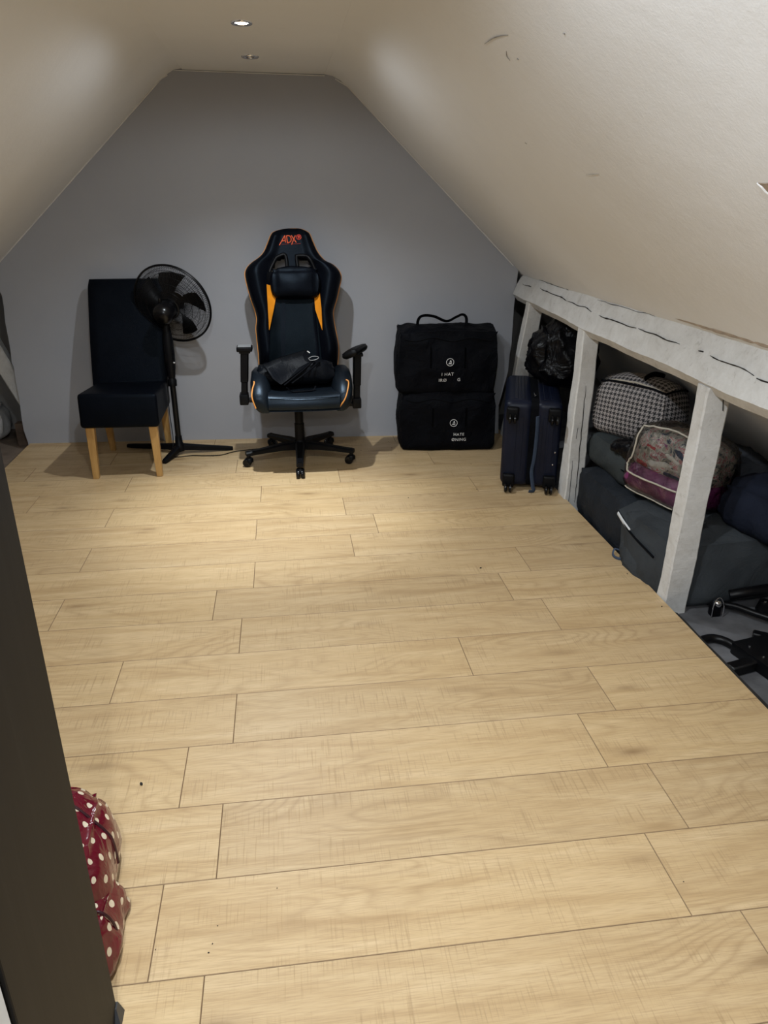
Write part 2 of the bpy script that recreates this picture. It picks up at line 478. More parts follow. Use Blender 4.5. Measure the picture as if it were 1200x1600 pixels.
# --- floor with planks
bm = BM(); box(bm, FX0, FX1 - .004, YF, 5.02, -.10, -.0105)
floor = struct('floor', bm, 'subfloor')
rows = {-1: [-.234, .966], 0: [.85, -.35], 1: [-.228, .972], 2: [-.344, .856], 3: [-.215, .985], 4: [-.62, .58], 5: [.98, -.22],
        6: [-.94, -.333, .867], 7: [-.183, 1.017], 8: [-.94, .265], 9: [-.187, .405], 10: [.267, -.933], 11: [-.174, 1.026],
        12: [.275, -.925], 13: [.87, -.33], 14: [.1, -1.1], 15: [-.5, .7], 16: [.2, 1.4]}
random.seed(4)
plank_me = {}
def plank_mesh(L, W):
    key = (round(L, 3), round(W, 3))
    if key in plank_me: return plank_me[key]
    b = BM(); c = .0013; g = .0003
    x, y = L / 2 - g, W / 2 - g
    lo = [(-x, -y, -.011), (x, -y, -.011), (x, y, -.011), (-x, y, -.011)]
    mi = [(-x, -y, -c), (x, -y, -c), (x, y, -c), (-x, y, -c)]
    hi = [(-x + c, -y + c, 0), (x - c, -y + c, 0), (x - c, y - c, 0), (-x + c, y - c, 0)]
    r = [[b.verts.new(p) for p in q] for q in (lo, mi, hi)]
    for A, B in zip(r[:-1], r[1:]):
        for i in range(4): b.faces.new([A[i], A[(i + 1) % 4], B[(i + 1) % 4], B[i]])
    for f in b.faces: f.material_index = 1
    b.faces.new(r[2]); b.faces.new(list(reversed(r[0])))
    me = bpy.data.meshes.new('plank'); b.normal_update(); b.to_mesh(me); b.free(); me.materials.append(M['oak']); me.materials.append(M['groove'])
    plank_me[key] = me; return me
for k in range(-13, 17):
    y0 = 1.109 + PW * k; y1 = y0 + PW
    js = rows.get(k) or [random.uniform(-.5, .4)]
    if k not in rows: js = [js[0], js[0] + 1.2]
    y1 = min(y1, 5.035)
    if y1 - y0 < .03: continue
    js = sorted(js)
    while js[0] - 1.2 > FX0 + .02: js.insert(0, js[0] - 1.2)
    while js[-1] + 1.2 < FX1 - .02: js.append(js[-1] + 1.2)
    js = [FX0] + [j for j in js if FX0 + .02 < j < FX1 - .02] + [FX1]
    for a, b in zip(js[:-1], js[1:]):
        # last rows are cut along the gable wall
        me = plank_mesh(b - a, y1 - y0)
        o = bpy.data.objects.new('plank', me); COL.objects.link(o); o.parent = floor
        o.location = ((a + b) / 2, (y0 + y1) / 2, 0)

# --- sloping and flat ceiling; profile in x-z
SR, SL = .957, .914
def zr(x): return 2.156 - SR * (x - .373)
def zl(x): return 2.179 + SL * (x + .568)
def sheet(prof, y0, y1, ny, amp, seed, thick):
    """sheet following an x-z profile, slightly uneven, with thickness"""
    b = BM(); P = []
    for i in range(len(prof) - 1):
        a, c = V((prof[i][0], 0, prof[i][1])), V((prof[i + 1][0], 0, prof[i + 1][1]))
        m = max(1, int((c - a).length / .07))
        for q in range(m): P.append(a + (c - a) * q / m)
    P.append(V((prof[-1][0], 0, prof[-1][1])))
    G0, G1 = [], []
    for i, p in enumerate(P):
        t = (P[min(i + 1, len(P) - 1)] - P[max(i - 1, 0)]).normalized(); nn = V((t.z, 0, -t.x))
        r0, r1 = [], []
        for j in range(ny + 1):
            q = V((p.x, y0 + (y1 - y0) * j / ny, p.z))
            d = amp * noise.fractal(V((q.x * 1.3, q.y * 1.3, q.z * 1.3 + seed)), 1, 2, 3)
            r0.append(b.verts.new(q + nn * d)); r1.append(b.verts.new(q - nn * thick))
        G0.append(r0); G1.append(r1)
    I, J = len(P), ny + 1
    for i in range(I - 1):
        for j in range(J - 1):
            b.faces.new([G0[i][j], G0[i][j + 1], G0[i + 1][j + 1], G0[i + 1][j]])
            b.faces.new([G1[i][j], G1[i + 1][j], G1[i + 1][j + 1], G1[i][j + 1]])
    for i in range(I - 1):
        b.faces.new([G0[i][0], G0[i + 1][0], G1[i + 1][0], G1[i][0]]); b.faces.new([G0[i][-1], G1[i][-1], G1[i + 1][-1], G0[i + 1][-1]])
    for j in range(J - 1):
        b.faces.new([G0[0][j], G1[0][j], G1[0][j + 1], G0[0][j + 1]]); b.faces.new([G0[-1][j], G0[-1][j + 1], G1[-1][j + 1], G1[-1][j]])
    bmesh.ops.recalc_face_normals(b, faces=b.faces[:])
    return b
struct('ceiling', sheet([(-.50, 2.176), (.30, 2.158)], YF, YB, 90, .003, 3, .06), 'ceil', 40)
struct('wall_right', sheet([(.30, 2.158), (.345, 2.150), (.39, 2.128), (.45, zr(.45)), (2.72, zr(2.72))], YF, YB, 110, .006, 9, .07), 'slope', 40)
struct('wall_left', sheet([(-3.05, zl(-3.05)), (-.65, zl(-.65)), (-.585, 2.148), (-.545, 2.170), (-.50, 2.176)], YF, YB, 110, .006, 17, .07), 'slope', 40)
# --- gable wall with ragged lower side edges where the eaves open
def wp(px, py): return onp(px, py, (0, wall_y(0), 0), (.0567, 1, 0))
def wq(x, z): return V((x, wall_y(x), z))
left_edge = [wp(*p) for p in [(3, 462), (6, 480), (8, 503), (13, 528), (17, 552), (18, 566), (22, 575), (24, 592), (30, 622), (34, 655), (37, 672), (44, 692)]]
right_edge = [wp(*p) for p in [(806, 452), (803, 480), (801, 510), (799, 540), (796, 556), (794, 580)]] + [wq(1.425, .2), wq(1.44, -.1)]
poly = [wq(-1.74, -.1)] + list(reversed(left_edge)) + [wq(-1.76, zl(-1.76)), wq(-1.72, zl(-1.72) + .03), wq(-.60, 2.21), wq(.36, 2.20), wq(1.50, zr(1.50) + .03)] + right_edge
# fill in gentle raggedness
bm = BM(); prism(bm, poly, (0, .07, 0)); bmesh.ops.triangulate(bm, faces=bm.faces[:])
struct('wall_back', bm, 'gable')
# --- far end of the eaves, room behind the viewer, eaves floors
bm = BM(); box(bm, -3.2, 2.9, YB - .02, YB + .05, -.2, 2.3); struct('wall_end', bm, 'dark_wall')
bm = BM(); box(bm, -3.2, 2.9, YF - .05, YF + .02, -.2, 2.3); struct('wall_front', bm, 'gable')
bm = BM(); box(bm, FX1 - .002, 2.75, YF, YB, -.14, -.07); struct('floor_eaves_right', bm, 'eave_floor')
bm = BM(); box(bm, -3.1, FX0 + .002, YF, YB, -.14, -.05); struct('floor_eaves_left', bm, 'eave_floor_brown')
bm = BM(); box(bm, FX0, FX1, 5.03, YB, -.14, -.08); struct('floor_behind_gable', bm, 'eave_floor')
# dark strips along the cut edges of the boards
def edge_strip(name, x0, x1, y0, y1, z):
    b = BM(); n = 60
    A, B, C, D = [], [], [], []
    for i in range(n + 1):
        y = y0 + (y1 - y0) * i / n; j = .006 * noise.noise(V((y * 9, x0, 0)))
        s = 1 if x1 > x0 else -1
        A.append(b.verts.new((x0, y, z))); B.append(b.verts.new((x1 + j, y, z - .012))); C.append(b.verts.new((x1 + j, y, -.12))); D.append(b.verts.new((x0, y, -.12)))
    for L in ((A, B), (B, C), (D, A)):
        for i in range(n): b.faces.new([L[0][i], L[0][i + 1], L[1][i + 1], L[1][i]])
    b.faces.new([A[0], B[0], C[0], D[0]]); b.faces.new([A[-1], B[-1], C[-1], D[-1]])
    bmesh.ops.recalc_face_normals(b, faces=b.faces[:]); return struct(name, b, 'trimdark')
edge_strip('trim_1', FX1, FX1 + .030, YF, 2.42, -.010)
edge_strip('trim_2', FX0, FX0 - .022, YF, 5.0, -.006)
# caulk lines where the gable wall meets the slopes
bm = BM(); tube(bm, [wq(x, zl(x)) + V((0, -.002, -.003)) for x in [-1.70 + .045 * i for i in range(25)]] + [wq(-.585, 2.15) + V((0, -.002, -.004))], .0045, 6); struct('trim_3', bm, 'caulk', 40)
bm = BM(); tube(bm, [wq(.36, 2.135)] + [wq(x, zr(x)) + V((0, -.003, -.003)) for x in [.43 + .045 * i for i in range(24)]], .004, 6); struct('trim_4', bm, 'caulk', 40)
bm = BM(); tube(bm, [wq(-.55 + .05 * i, 2.172 - .0225 * (.05 * i)) + V((0, -.002, -.002)) for i in range(18)], .003, 6); struct('trim_5', bm, 'caulk', 40)
# scuffs on the right slope
wr_o = bpy.data.objects['wall_right']
SN = V((SR, 0, 1)).normalized()
def slope_pt(px, py): return onp(px, py, V((.373, 0, 2.156)) - SN * .003, SN)
def scuff(pts, w):
    P = [slope_pt(*p) for p in pts]; P = smooth_path(P, 4) if len(P) > 2 else P
    ws = [w * (.4 + .6 * math.sin(math.pi * (i + .6) / (len(P) + .2))) for i in range(len(P))]
    b = BM(); tube(b, P, ws, 6); return obj('scuff_mark', b, 'scuff', wr_o)
scuff([(757, 69), (770, 60), (783, 56), (794, 55)], .0013)
scuff([(791, 80), (792, 88), (797, 95)], .0015)
scuff([(915, 273), (925, 272.5), (936, 272)], .0007)
scuff([(969, 262), (980, 264), (995, 261)], .0008)
scuff([(808, 92), (810, 93)], .002); scuff([(880, 52), (882, 53)], .002); scuff([(820, 223), (823, 225)], .001)
# torn plaster flake at the right of the slope
bm = BM(); c0 = slope_pt(1186, 284)
pl = [slope_pt(*p) for p in [(1185, 285), (1196, 286), (1210, 284), (1216, 300), (1204, 303), (1197, 297), (1192, 290)]]
prism(bm, pl, -SN * .002); obj('torn_patch', bm, 'bare', wr_o)
bm = BM(); tube(bm, [slope_pt(*p) - SN * .002 for p in [(1184, 285), (1192, 291), (1198, 298), (1206, 305)]], [.0015, .003, .003, .0015], 6); obj('torn_lip', bm, 'slope', wr_o)

# --- timber: wall plate (purlin) and posts on the right
def timber_run(prof_fn, y0, y1, n, amp, seed):
    b = BM(); rings = []
    for i in range(n + 1):
        y = y0 + (y1 - y0) * i / n; ring = []
        for (x, z) in prof_fn(y):
            j = noise.noise_vector(V((x * 6 + seed, y * 3.2, z * 6))) * amp + noise.noise_vector(V((x * 20 + seed, y * 14, z * 20))) * amp * .35
            ring.append(b.verts.new(V((x + j.x, y, z + j.z))))
        rings.append(ring)
    m = len(rings[0])
    for A, B in zip(rings[:-1], rings[1:]):
        for k in range(m): b.faces.new([A[k], A[(k + 1) % m], B[(k + 1) % m], B[k]])
    b.faces.new(list(reversed(rings[0]))); b.faces.new(rings[-1])
    bmesh.ops.recalc_face_normals(b, faces=b.faces[:]); return b
def zlow(y): return .90 + .038 * smoothstep(3.3, 4.85, y) + .004 * math.sin(y * 2.3)
def beam_prof(y):
    z = zlow(y)
    return [(1.470, z), (1.478, z + .022), (1.492, z + .066), (1.512, z + .108), (1.530, zr(1.53) + .006), (1.63, zr(1.63) + .02), (1.66, z + .05), (1.64, z - .03), (1.505, z - .040)]
beam = obj('roof_beam', timber_run(beam_prof, YF + .02, wall_y(1.55) - .01, 150, .006, 2), 'timber', None, 35)
tag(beam, 'long whitewashed timber beam running below the sloping ceiling on top of the posts', 'beam')
def beam_pt(y, t, lift=.003):
    """point on the visible beam face, t 0..1 from lower to upper edge"""
    P = beam_prof(y)[:5]; u = t * 4; i = min(3, int(u)); f = u - i
    return V((P[i][0] + (P[i + 1][0] - P[i][0]) * f - lift, y, P[i][1] + (P[i + 1][1] - P[i][1]) * f + lift * .6))
random.seed(11)
def beam_crack(y0, y1, t0, t1, w):
    n = max(3, int(abs(y1 - y0) / .03)); b = BM()
    P = []; Ws = []
    for i in range(n + 1):
        f = i / n; y = y0 + (y1 - y0) * f
        t = t0 + (t1 - t0) * f + .05 * noise.noise(V((y * 8, 3, 1)))
        P.append(beam_pt(y, t)); Ws.append(max(.0006, w * (.3 + .9 * abs(noise.noise(V((y * 16, 1, 9))))) * math.sin(math.pi * (i + .3) / (n + .6)) ** .4))
    tube(b, P, Ws, 6); return obj('crack', b, 'crack', beam)
for a in [(4.72, 4.55, .55, .56, .004), (4.40, 3.95, .62, .62, .006), (3.93, 3.60, .62, .60, .006), (3.5, 3.1, .58, .60, .007), (3.08, 2.72, .60, .62, .006), (2.58, 2.55, .60, .61, .008), (2.50, 2.22, .62, .58, .005), (2.2, 2.05, .56, .52, .006), (2.0, 1.4, .55, .6, .006), (4.5, 4.0, .95, .93, .003), (3.6, 3.0, .94, .97, .003)]: beam_crack(*a)
# bare plaster edge above the beam
b = BM(); P = []; Ws = []
for i in range(40):
    y = 2.95 - 1.15 * i / 39; P.append(V((1.512 + .006 * noise.noise(V((y * 5, 0, 0))), y, zr(1.512) + .010))); Ws.append(.016 * math.sin(math.pi * (i + .5) / 40) ** .5 * (.6 + .7 * abs(noise.noise(V((y * 11, 4, 4))))))
tube(b, P, Ws, 8); obj('bare_edge', b, 'bare', beam, 40)

def post(bot, top, label, seed, cracks=(), name='timber_post'):
    """bot/top: (x0,x1,y0,y1,z)"""
    b = BM(); n = 26; rings = []
    for i in range(n + 1):
        f = i / n; x0, x1, y0, y1, z = [bot[k] + (top[k] - bot[k]) * f for k in range(5)]
        c = .006
        ring = []
        for (x, y) in [(x0 + c, y0), (x1 - c, y0), (x1, y0 + c), (x1, y1 - c), (x1 - c, y1), (x0 + c, y1), (x0, y1 - c), (x0, y0 + c)]:
            j = noise.noise_vector(V((x * 9 + seed, y * 9, z * 5))) * .006 + noise.noise_vector(V((x * 9 + seed, y * 30, z * 28))) * .0022
            ring.append(b.verts.new((x + j.x, y + j.y, z)))
        rings.append(ring)
    for A, B in zip(rings[:-1], rings[1:]):
        for k in range(8): b.faces.new([A[k], A[(k + 1) % 8], B[(k + 1) % 8], B[k]])
    b.faces.new(list(reversed(rings[0]))); b.faces.new(rings[-1])
    bmesh.ops.recalc_face_normals(b, faces=b.faces[:])
    base = ((bot[0] + bot[1]) / 2, (bot[2] + bot[3]) / 2, bot[4])
    o = obj(name, b, 'timber', None, 35, org=base); tag(o, label, 'post')
    for pts, w in cracks:
        b = BM(); P = []; 
        for (s, z) in pts:            # s: 0..1 across the face towards the viewer
            f = (z - bot[4]) / (top[4] - bot[4]); x0, x1, y0 = [bot[k] + (top[k] - bot[k]) * f for k in (0, 1, 2)]
            P.append(V((x0 + (x1 - x0) * s, y0 - .0035, z)))
        P = smooth_path(P, 5); P = [p + V((.005 * noise.noise(p * 25), 0, 0)) for p in P]
        tube(b, P, [w * math.sin(math.pi * (i + .4) / (len(P) - .2)) ** .5 + .0003 for i in range(len(P))], 6); obj('crack', b, 'crack', o)
    return o
post((1.47, 1.575, 2.49, 2.556, -.07), (1.473, 1.565, 2.43, 2.508, .885), 'whitewashed timber post between the clear bag and the black metal frame', 5, [([(.75, .80), (.62, .86)], .002)])
post((1.455, 1.55, 3.60, 3.715, -.07), (1.472, 1.56, 3.61, 3.69, .905), 'whitewashed split timber post beside the navy suitcase', 8,
     [([(.62, -.02), (.60, .12), (.55, .3), (.52, .48), (.50, .62)], .0020), ([(.25, -.04), (.24, .1), (.2, .22)], .0012), ([(.30, .40), (.28, .34)], .0012)])
post((1.445, 1.55, 4.80, 4.87, -.07), (1.475, 1.57, 4.50, 4.575, .925), 'leaning whitewashed timber brace by the grey end wall behind the suitcase', 13)

# --- left eaves: beam and brace seen past the ragged wall edge
bl = obj('roof_beam', timber_run(lambda y: [(-1.76, .98), (-1.79, 1.09), (-1.90, zl(-1.90) + .01), (-1.92, .99), (-1.86, .95)], YF + .02, 4.98, 80, .006, 31), 'timber', None, 35)
tag(bl, 'timber beam under the left slope behind the dark cabinet', 'beam')
bm = BM(); hexa(bm, [(-1.66, 5.16, -.08), (-1.56, 5.16, -.08), (-1.56, 5.24, -.08), (-1.66, 5.24, -.08)], [(-2.00, 5.12, .80), (-1.90, 5.12, .84), (-1.90, 5.20, .84), (-2.00, 5.20, .80)], .008)
tag(obj('timber_brace', bm, 'timber', None, None, org=(-1.61, 5.2, -.08)), 'pale timber brace past the ragged left edge of the grey wall', 'brace')
bm = BM(); softbox(bm, (.42, .30, .26), (12, 10, 10), .10, .03, .02, 6, 3, T(-2.16, 5.32, -.05, 10)); tag(obj('plaster_heap', bm, 'dust', None, 60, org=(-2.16, 5.32, -.05)), 'dull grey rough lump on the floor past the left edge of the wall', 'rubble')
bm = BM(); box(bm, -1.83, -1.755, 5.13, 5.20, -.05, .11, .006); tag(obj('timber_block', bm, 'darkwood', None, None, org=(-1.79, 5.165, -.05)), 'small dark brown timber block past the left edge of the grey wall', 'block')

# ================================================================== DOWNLIGHTS
def downlight(x, y, lit, label, core=0.0, flood=0.0, spill=0.0, fang=128, off=''):
    z = 2.1745 - .0225 * (x + .5) + .0005
    t = thing('downlight', label, 'downlight', (x, y, z), 'recessed ceiling downlights')
    b = BM(); lathe(b, [(.030, .004), (.030, -.0005), (.034, -.005), (.041, -.006), (.0445, -.003), (.045, .004)], (x, y, z), seg=32); obj('bezel', b, 'chrome', t, 50)
    b = BM(); lathe(b, [(0, -.0035 if lit else -.001), (.016, -.0032 if lit else -.001), (.024, -.002), (.0305, .001)], (x, y, z), seg=24); obj('lens' + off, b, 'led' if lit else 'led_off', t, 50)
    if not lit:
        b = BM(); lathe(b, [(0, -.004), (.008, -.0035), (.010, 0)], (x, y, z), seg=12); obj('bulb_tip', b, 'chrome', t, 50)
    for nm, e, ang, bl in (('lamp_core', core, 56, 1.0), ('lamp_flood', flood, fang, .6), ('lamp_spill', spill, 176, .30)):
        if not e: continue
        ld = bpy.data.lights.new(nm + off, 'SPOT'); ld.energy = e; ld.color = LAMP_COL; ld.spot_size = R(ang); ld.spot_blend = bl; ld.shadow_soft_size = .022
        lo = bpy.data.objects.new(nm + off, ld); COL.objects.link(lo); lo.parent = t; lo.location = (0, 0, -.012)
    return t
downlight(-.105, 4.437, False, 'unlit recessed downlight nearest the grey end wall')
downlight(-.112, 3.645, True, 'lit recessed downlight above the gaming chair end of the room', LAMP_CORE * .85, LAMP_FLOOD, LAMP_SPILL * .15)
downlight(-.115, 1.269, True, 'lit recessed downlight over the middle of the wooden floor', 0, LAMP_FLOOD * 1.0, LAMP_SPILL * .66, 146, '_offscreen')
downlight(-.118, -.315, True, 'lit recessed downlight over the dark cabinet end of the room', LAMP_CORE * .05, LAMP_FLOOD * .32, LAMP_SPILL * .9, 146, '_offscreen')
downlight(-.118, -1.107, True, 'lit recessed downlight at the near end of the room', LAMP_CORE * .2, LAMP_FLOOD * .4, LAMP_SPILL * .6, 146, '_offscreen')

# ================================================================== GAMING CHAIR
GC = V((.06, 4.46, 0))
gch = thing('gaming_chair', 'black and orange high-backed gaming chair on a five-star wheeled base', 'chair', GC)
# base
b = BM(); lathe(b, [(0, .135), (.034, .135), (.038, .12), (.042, .075), (.030, .06), (0, .06)], GC, seg=20); hub = obj('base_hub', b, 'plastic', gch, 40)
for k in range(5):
    a = R(-92 + 72 * k); d = V((math.cos(a), math.sin(a), 0)); s = V((-d.y, d.x, 0)); L = .325
    b = BM()
    st = [(.02, .125, .030, .050), (.12, .120, .027, .040), (.24, .104, .022, .028), (L + .018, .094, .020, .024)]
    rings = []
    for (q, zt, w, h) in st:
        c = GC + d * q
        rings.append([b.verts.new(c + s * x + V((0, 0, z))) for x, z in [(-w, zt - h), (-w, zt - .008), (-w * .65, zt), (w * .65, zt), (w, zt - .008), (w, zt - h)]])
    for A, B in zip(rings[:-1], rings[1:]):
        for i in range(6): b.faces.new([A[i], A[(i + 1) % 6], B[(i + 1) % 6], B[i]])
    b.faces.new(list(reversed(rings[0]))); b.faces.new(rings[-1]); bmesh.ops.recalc_face_normals(b, faces=b.faces[:])
    arm = obj('base_leg', b, 'plastic', gch, 35)
    c = GC + d * L; sw = R(random.uniform(0, 360)) if k else R(-90); wd = V((math.cos(sw), math.sin(sw), 0)); ws = V((-wd.y, wd.x, 0))
    b = BM(); lathe(b, [(0, .098), (.011, .098), (.011, .055), (.020, .055), (.026, .045), (.026, .03), (0, .03)], c + V((0, 0, 0)), seg=12); cs = obj('caster', b, 'plastic', arm, 40) if False else obj('caster', b, 'plastic', gch, 40)
    for sg in (-1, 1):
        b = BM(); lathe(b, [(0, -.010), (.019, -.010), (.025, -.006), (.0255, .004), (.021, .010), (0, .012)], c + wd * .012 + ws * sg * .014 + V((0, 0, .0255)), ws * sg, 18); obj('wheel', b, 'plastic_gloss', cs, 40)
# gas lift with telescopic cover
b = BM(); lathe(b, [(0, .115), (.030, .115), (.030, .235), (.026, .238), (.026, .31), (.021, .312), (.021, .385), (0, .385)], GC, seg=20); obj('gas_lift', b, 'plastic', gch, 35)
b = BM(); box(b, GC.x - .09, GC.x + .09, 4.33, 4.56, .365, .405, .01); obj('tilt_mechanism', b, 'metal_black', gch, 35)
# seat cushion: loft over x with a front roll
SCX = .090
def seat_mesh():
    b = BM(); nx, prof = 12, [(4.60, .405), (4.155, .398), (4.118, .405), (4.106, .425), (4.108, .452), (4.122, .474), (4.155, .486), (4.25, .487), (4.40, .478), (4.60, .475)]
    prof = [(p.x, p.y) for p in smooth_path([(y, z, 0) for y, z in prof], 4)]
    rings = []
    for i in range(nx + 1):
        u = -1 + 2 * i / nx
        rings.append([b.verts.new((SCX + u * .200, y + .012 * u * u * (1 if y < 4.2 else 0), z + (.010 * (u * u) if z > .46 else 0))) for y, z in prof])
    m = len(prof)
    for A, B in zip(rings[:-1], rings[1:]):
        for k in range(m): b.faces.new([A[k], A[(k + 1) % m], B[(k + 1) % m], B[k]])
    b.faces.new(rings[0]); b.faces.new(list(reversed(rings[-1])))
    bmesh.ops.recalc_face_normals(b, faces=b.faces[:]); return b
seat = obj('seat', seat_mesh(), 'leather_slate', gch, 40)
b = BM(); tube(b, [(SCX + .19 * u, 4.109 + .012 * u * u, .4755) for u in [-1 + .1 * i for i in range(21)]], .0022, 6); obj('seam', b, 'leather_black', seat)
# bolsters with orange piping
for sg in (-1, 1):
    b = BM(); rings = []
    st = [(4.135, .025, .47), (4.15, .046, .50), (4.20, .056, .545), (4.27, .058, .585), (4.36, .056, .600), (4.47, .052, .585), (4.60, .045, .56)]
    pip = []
    for (y, w, zt) in st:
        cx = SCX + (.222 if sg > 0 else -.240); zb = .385 + (.03 if y < 4.15 else 0)
        ring = []
        for k in range(14):
            th = 2 * math.pi * k / 14; c, s = math.cos(th), math.sin(th)
            lean = sg * .035 * (s * .5 + .5)
            ring.append(b.verts.new((cx + lean - sg * .02 + w * math.copysign(abs(c) ** .7, c), y, (zt + zb) / 2 + (zt - zb) / 2 * math.copysign(abs(s) ** .8, s))))
        rings.append(ring)
        pip.append(V((cx + sg * (.030 + .004) + sg * w * .62 - sg * .012, y - .012, zt - .020)))
    for A, B in zip(rings[:-1], rings[1:]):
        for k in range(14): b.faces.new([A[k], A[(k + 1) % 14], B[(k + 1) % 14], B[k]])
    b.faces.new(rings[0]); b.faces.new(list(reversed(rings[-1]))); bmesh.ops.recalc_face_normals(b, faces=b.faces[:])
    bo = obj('seat_bolster', b, 'leather_slate', gch, 60)
    px = [(398, 640), (393, 622), (390, 605), (390, 590), (393, 582)] if sg < 0 else [(530, 637), (539, 622), (544, 605), (545, 590), (541, 582)]
    bpy.context.view_layer.update(); bvb = BVHTree.FromObject(bo, bpy.context.evaluated_depsgraph_get())
    P = []
    for i, p in enumerate(px):
        q = AY(p[0], p[1], 4.135 + .012 * i); h = bvb.find_nearest(q - GC); P.append(h[0] + GC + h[1] * .002 if h[0] is not None else q)
    P = smooth_path(P, 5)
    b = BM(); tube(b, P, .0042, 8); obj('piping', b, 'piping', bo, 60)
# backrest
BP0 = V((0, 4.55, .5)); BU = V((0, .25, .83)).normalized(); BNf = V((0, -.83, .25)).normalized()   # up along back, forward normal
def bpx(px, py):
    p = onp(px, py, BP0, BNf); return (p.x, (p - BP0).dot(BU))
outL = [bpx(*p) for p in [(405, 600), (405, 575), (404, 555), (402, 535), (400, 515), (401, 500), (399, 487), (393, 470), (387, 450), (383, 432), (384, 422), (391, 413), (403, 404), (412, 394), (419, 378), (424, 366), (430, 362), (442, 359), (458, 357.5)]]
outR = [bpx(*p) for p in [(526, 600), (527, 575), (529, 550), (528, 535), (524, 515), (521, 497), (521, 485), (526, 468), (530, 450), (533, 434), (530, 424), (520, 414), (508, 408), (497, 395), (489, 378), (484, 366), (478, 361.5), (470, 358.5), (459, 357.5)]]
def interp(L, b):
    for (a0, b0), (a1, b1) in zip(L[:-1], L[1:]):
        if b <= b1: 
            f = 0 if b1 == b0 else max(0, (b - b0) / (b1 - b0)); return a0 + (a1 - a0) * f
    return L[-1][0]
sl = [(p.x, p.y) for p in smooth_path([(a, q, 0) for a, q in outL], 4)]; sr = [(p.x, p.y) for p in smooth_path([(a, q, 0) for a, q in outR], 4)]
BTOP = min(sl[-1][1], sr[-1][1]); BBOT = max(sl[0][1], sr[0][1])
def bdepth(a, q):
    l, r = interp(sl, q), interp(sr, q); c, w = (l + r) / 2, max(.004, (r - l) / 2); s = min(1, abs(a - c) / w)
    wing = .055 * smoothstep(.42, .80, s) * smoothstep(.02, .15, q) * (1 - .75 * smoothstep(.60, .76, q))
    tp = .25 + .75 * min(1, (BTOP - q) / .05) ** .5
    return (.036 + wing + .012 * smoothstep(.2, .0, abs(q - .2))) * max(0, 1 - s ** 7) ** .5 * tp
def bpt(a, q, lift=0.0): return BP0 + V((a, 0, 0)) + BU * q + BNf * (bdepth(a, q) + lift)
holes = [[bpx(*p) for p in q] for q in ([(432, 406), (445, 403), (446, 431), (430, 431), (423, 426)], [(464, 403.5), (481, 406), (491, 430), (472, 432), (467, 426)])]
def inside(pt, poly):
    x, y = pt; c = False; n = len(poly)
    for i in range(n):
        (x1, y1), (x2, y2) = poly[i], poly[i - 1]
        if (y1 > y) != (y2 > y) and x < (x2 - x1) * (y - y1) / (y2 - y1) + x1: c = not c
    return c
def back_mesh():
    b = BM(); nr, nc = 96, 46; Fr, Bk = [], []
    for i in range(nr + 1):
        q = BBOT + (BTOP - BBOT) * (1 - (1 - i / nr) ** 1.25); l, r = interp(sl, q), interp(sr, q); fr, bk = [], []
        for j in range(nc + 1):
            u = -1 + 2 * j / nc; u = math.copysign(1 - (1 - abs(u)) ** 1.35, u)
            a = (l + r) / 2 + u * (r - l) / 2
            fr.append(b.verts.new(bpt(a, q)))
            edge = max(0, 1 - abs(u) ** 7) ** .5 * min(1, ((BTOP - q) / .05 + .02)) ** .5
            bk.append(fr[-1] if j in (0, nc) or i == nr else b.verts.new(BP0 + V((a, 0, 0)) + BU * q - BNf * (.035 * edge)))
        Fr.append(fr); Bk.append(bk)
    for i in range(nr):
        for j in range(nc):
            cc = sum((v.co for v in (Fr[i][j], Fr[i + 1][j + 1])), V()) / 2; q = (cc - BP0).dot(BU)
            if any(inside((cc.x, q), h) for h in holes):
                continue
            for S, fl in ((Fr, 0), (Bk, 1)):
                vs = [S[i][j], S[i][j + 1], S[i + 1][j + 1], S[i + 1][j]]
                vs = list(dict.fromkeys(vs))
                if len(vs) < 3: continue
                if fl: vs.reverse()
                try: b.faces.new(vs)
                except ValueError: pass
    # walls of the openings
    bmesh.ops.remove_doubles(b, verts=b.verts[:], dist=1e-6)
    return b
back = obj('backrest', back_mesh(), 'leather_black', gch, 60)
for h in holes:
    c = V((sum(p[0] for p in h) / len(h), sum(p[1] for p in h) / len(h)))
    # sleeve through the back and a raised rim
    ring = [(c.x + (p[0] - c.x) * 1.10, c.y + (p[1] - c.y) * 1.10) for p in h]
    P = smooth_path([(x, q, 0) for x, q in ring + ring[:1]], 5)[:-1]
    b = BM(); tube(b, [bpt(p.x, p.y, .001) for p in P], .0115, 8, closed=True); obj('harness_rim', b, 'plastic', back, 60)
    b = BM(); A = [b.verts.new(bpt(p.x, p.y, 0)) for p in P]; B_ = [b.verts.new(BP0 + V((p.x, 0, 0)) + BU * p.y - BNf * .036) for p in P]
    for k in range(len(P)): b.faces.new([A[k], A[(k + 1) % len(P)], B_[(k + 1) % len(P)], B_[k]])
    obj('harness_sleeve', b, 'plastic', back, 60)
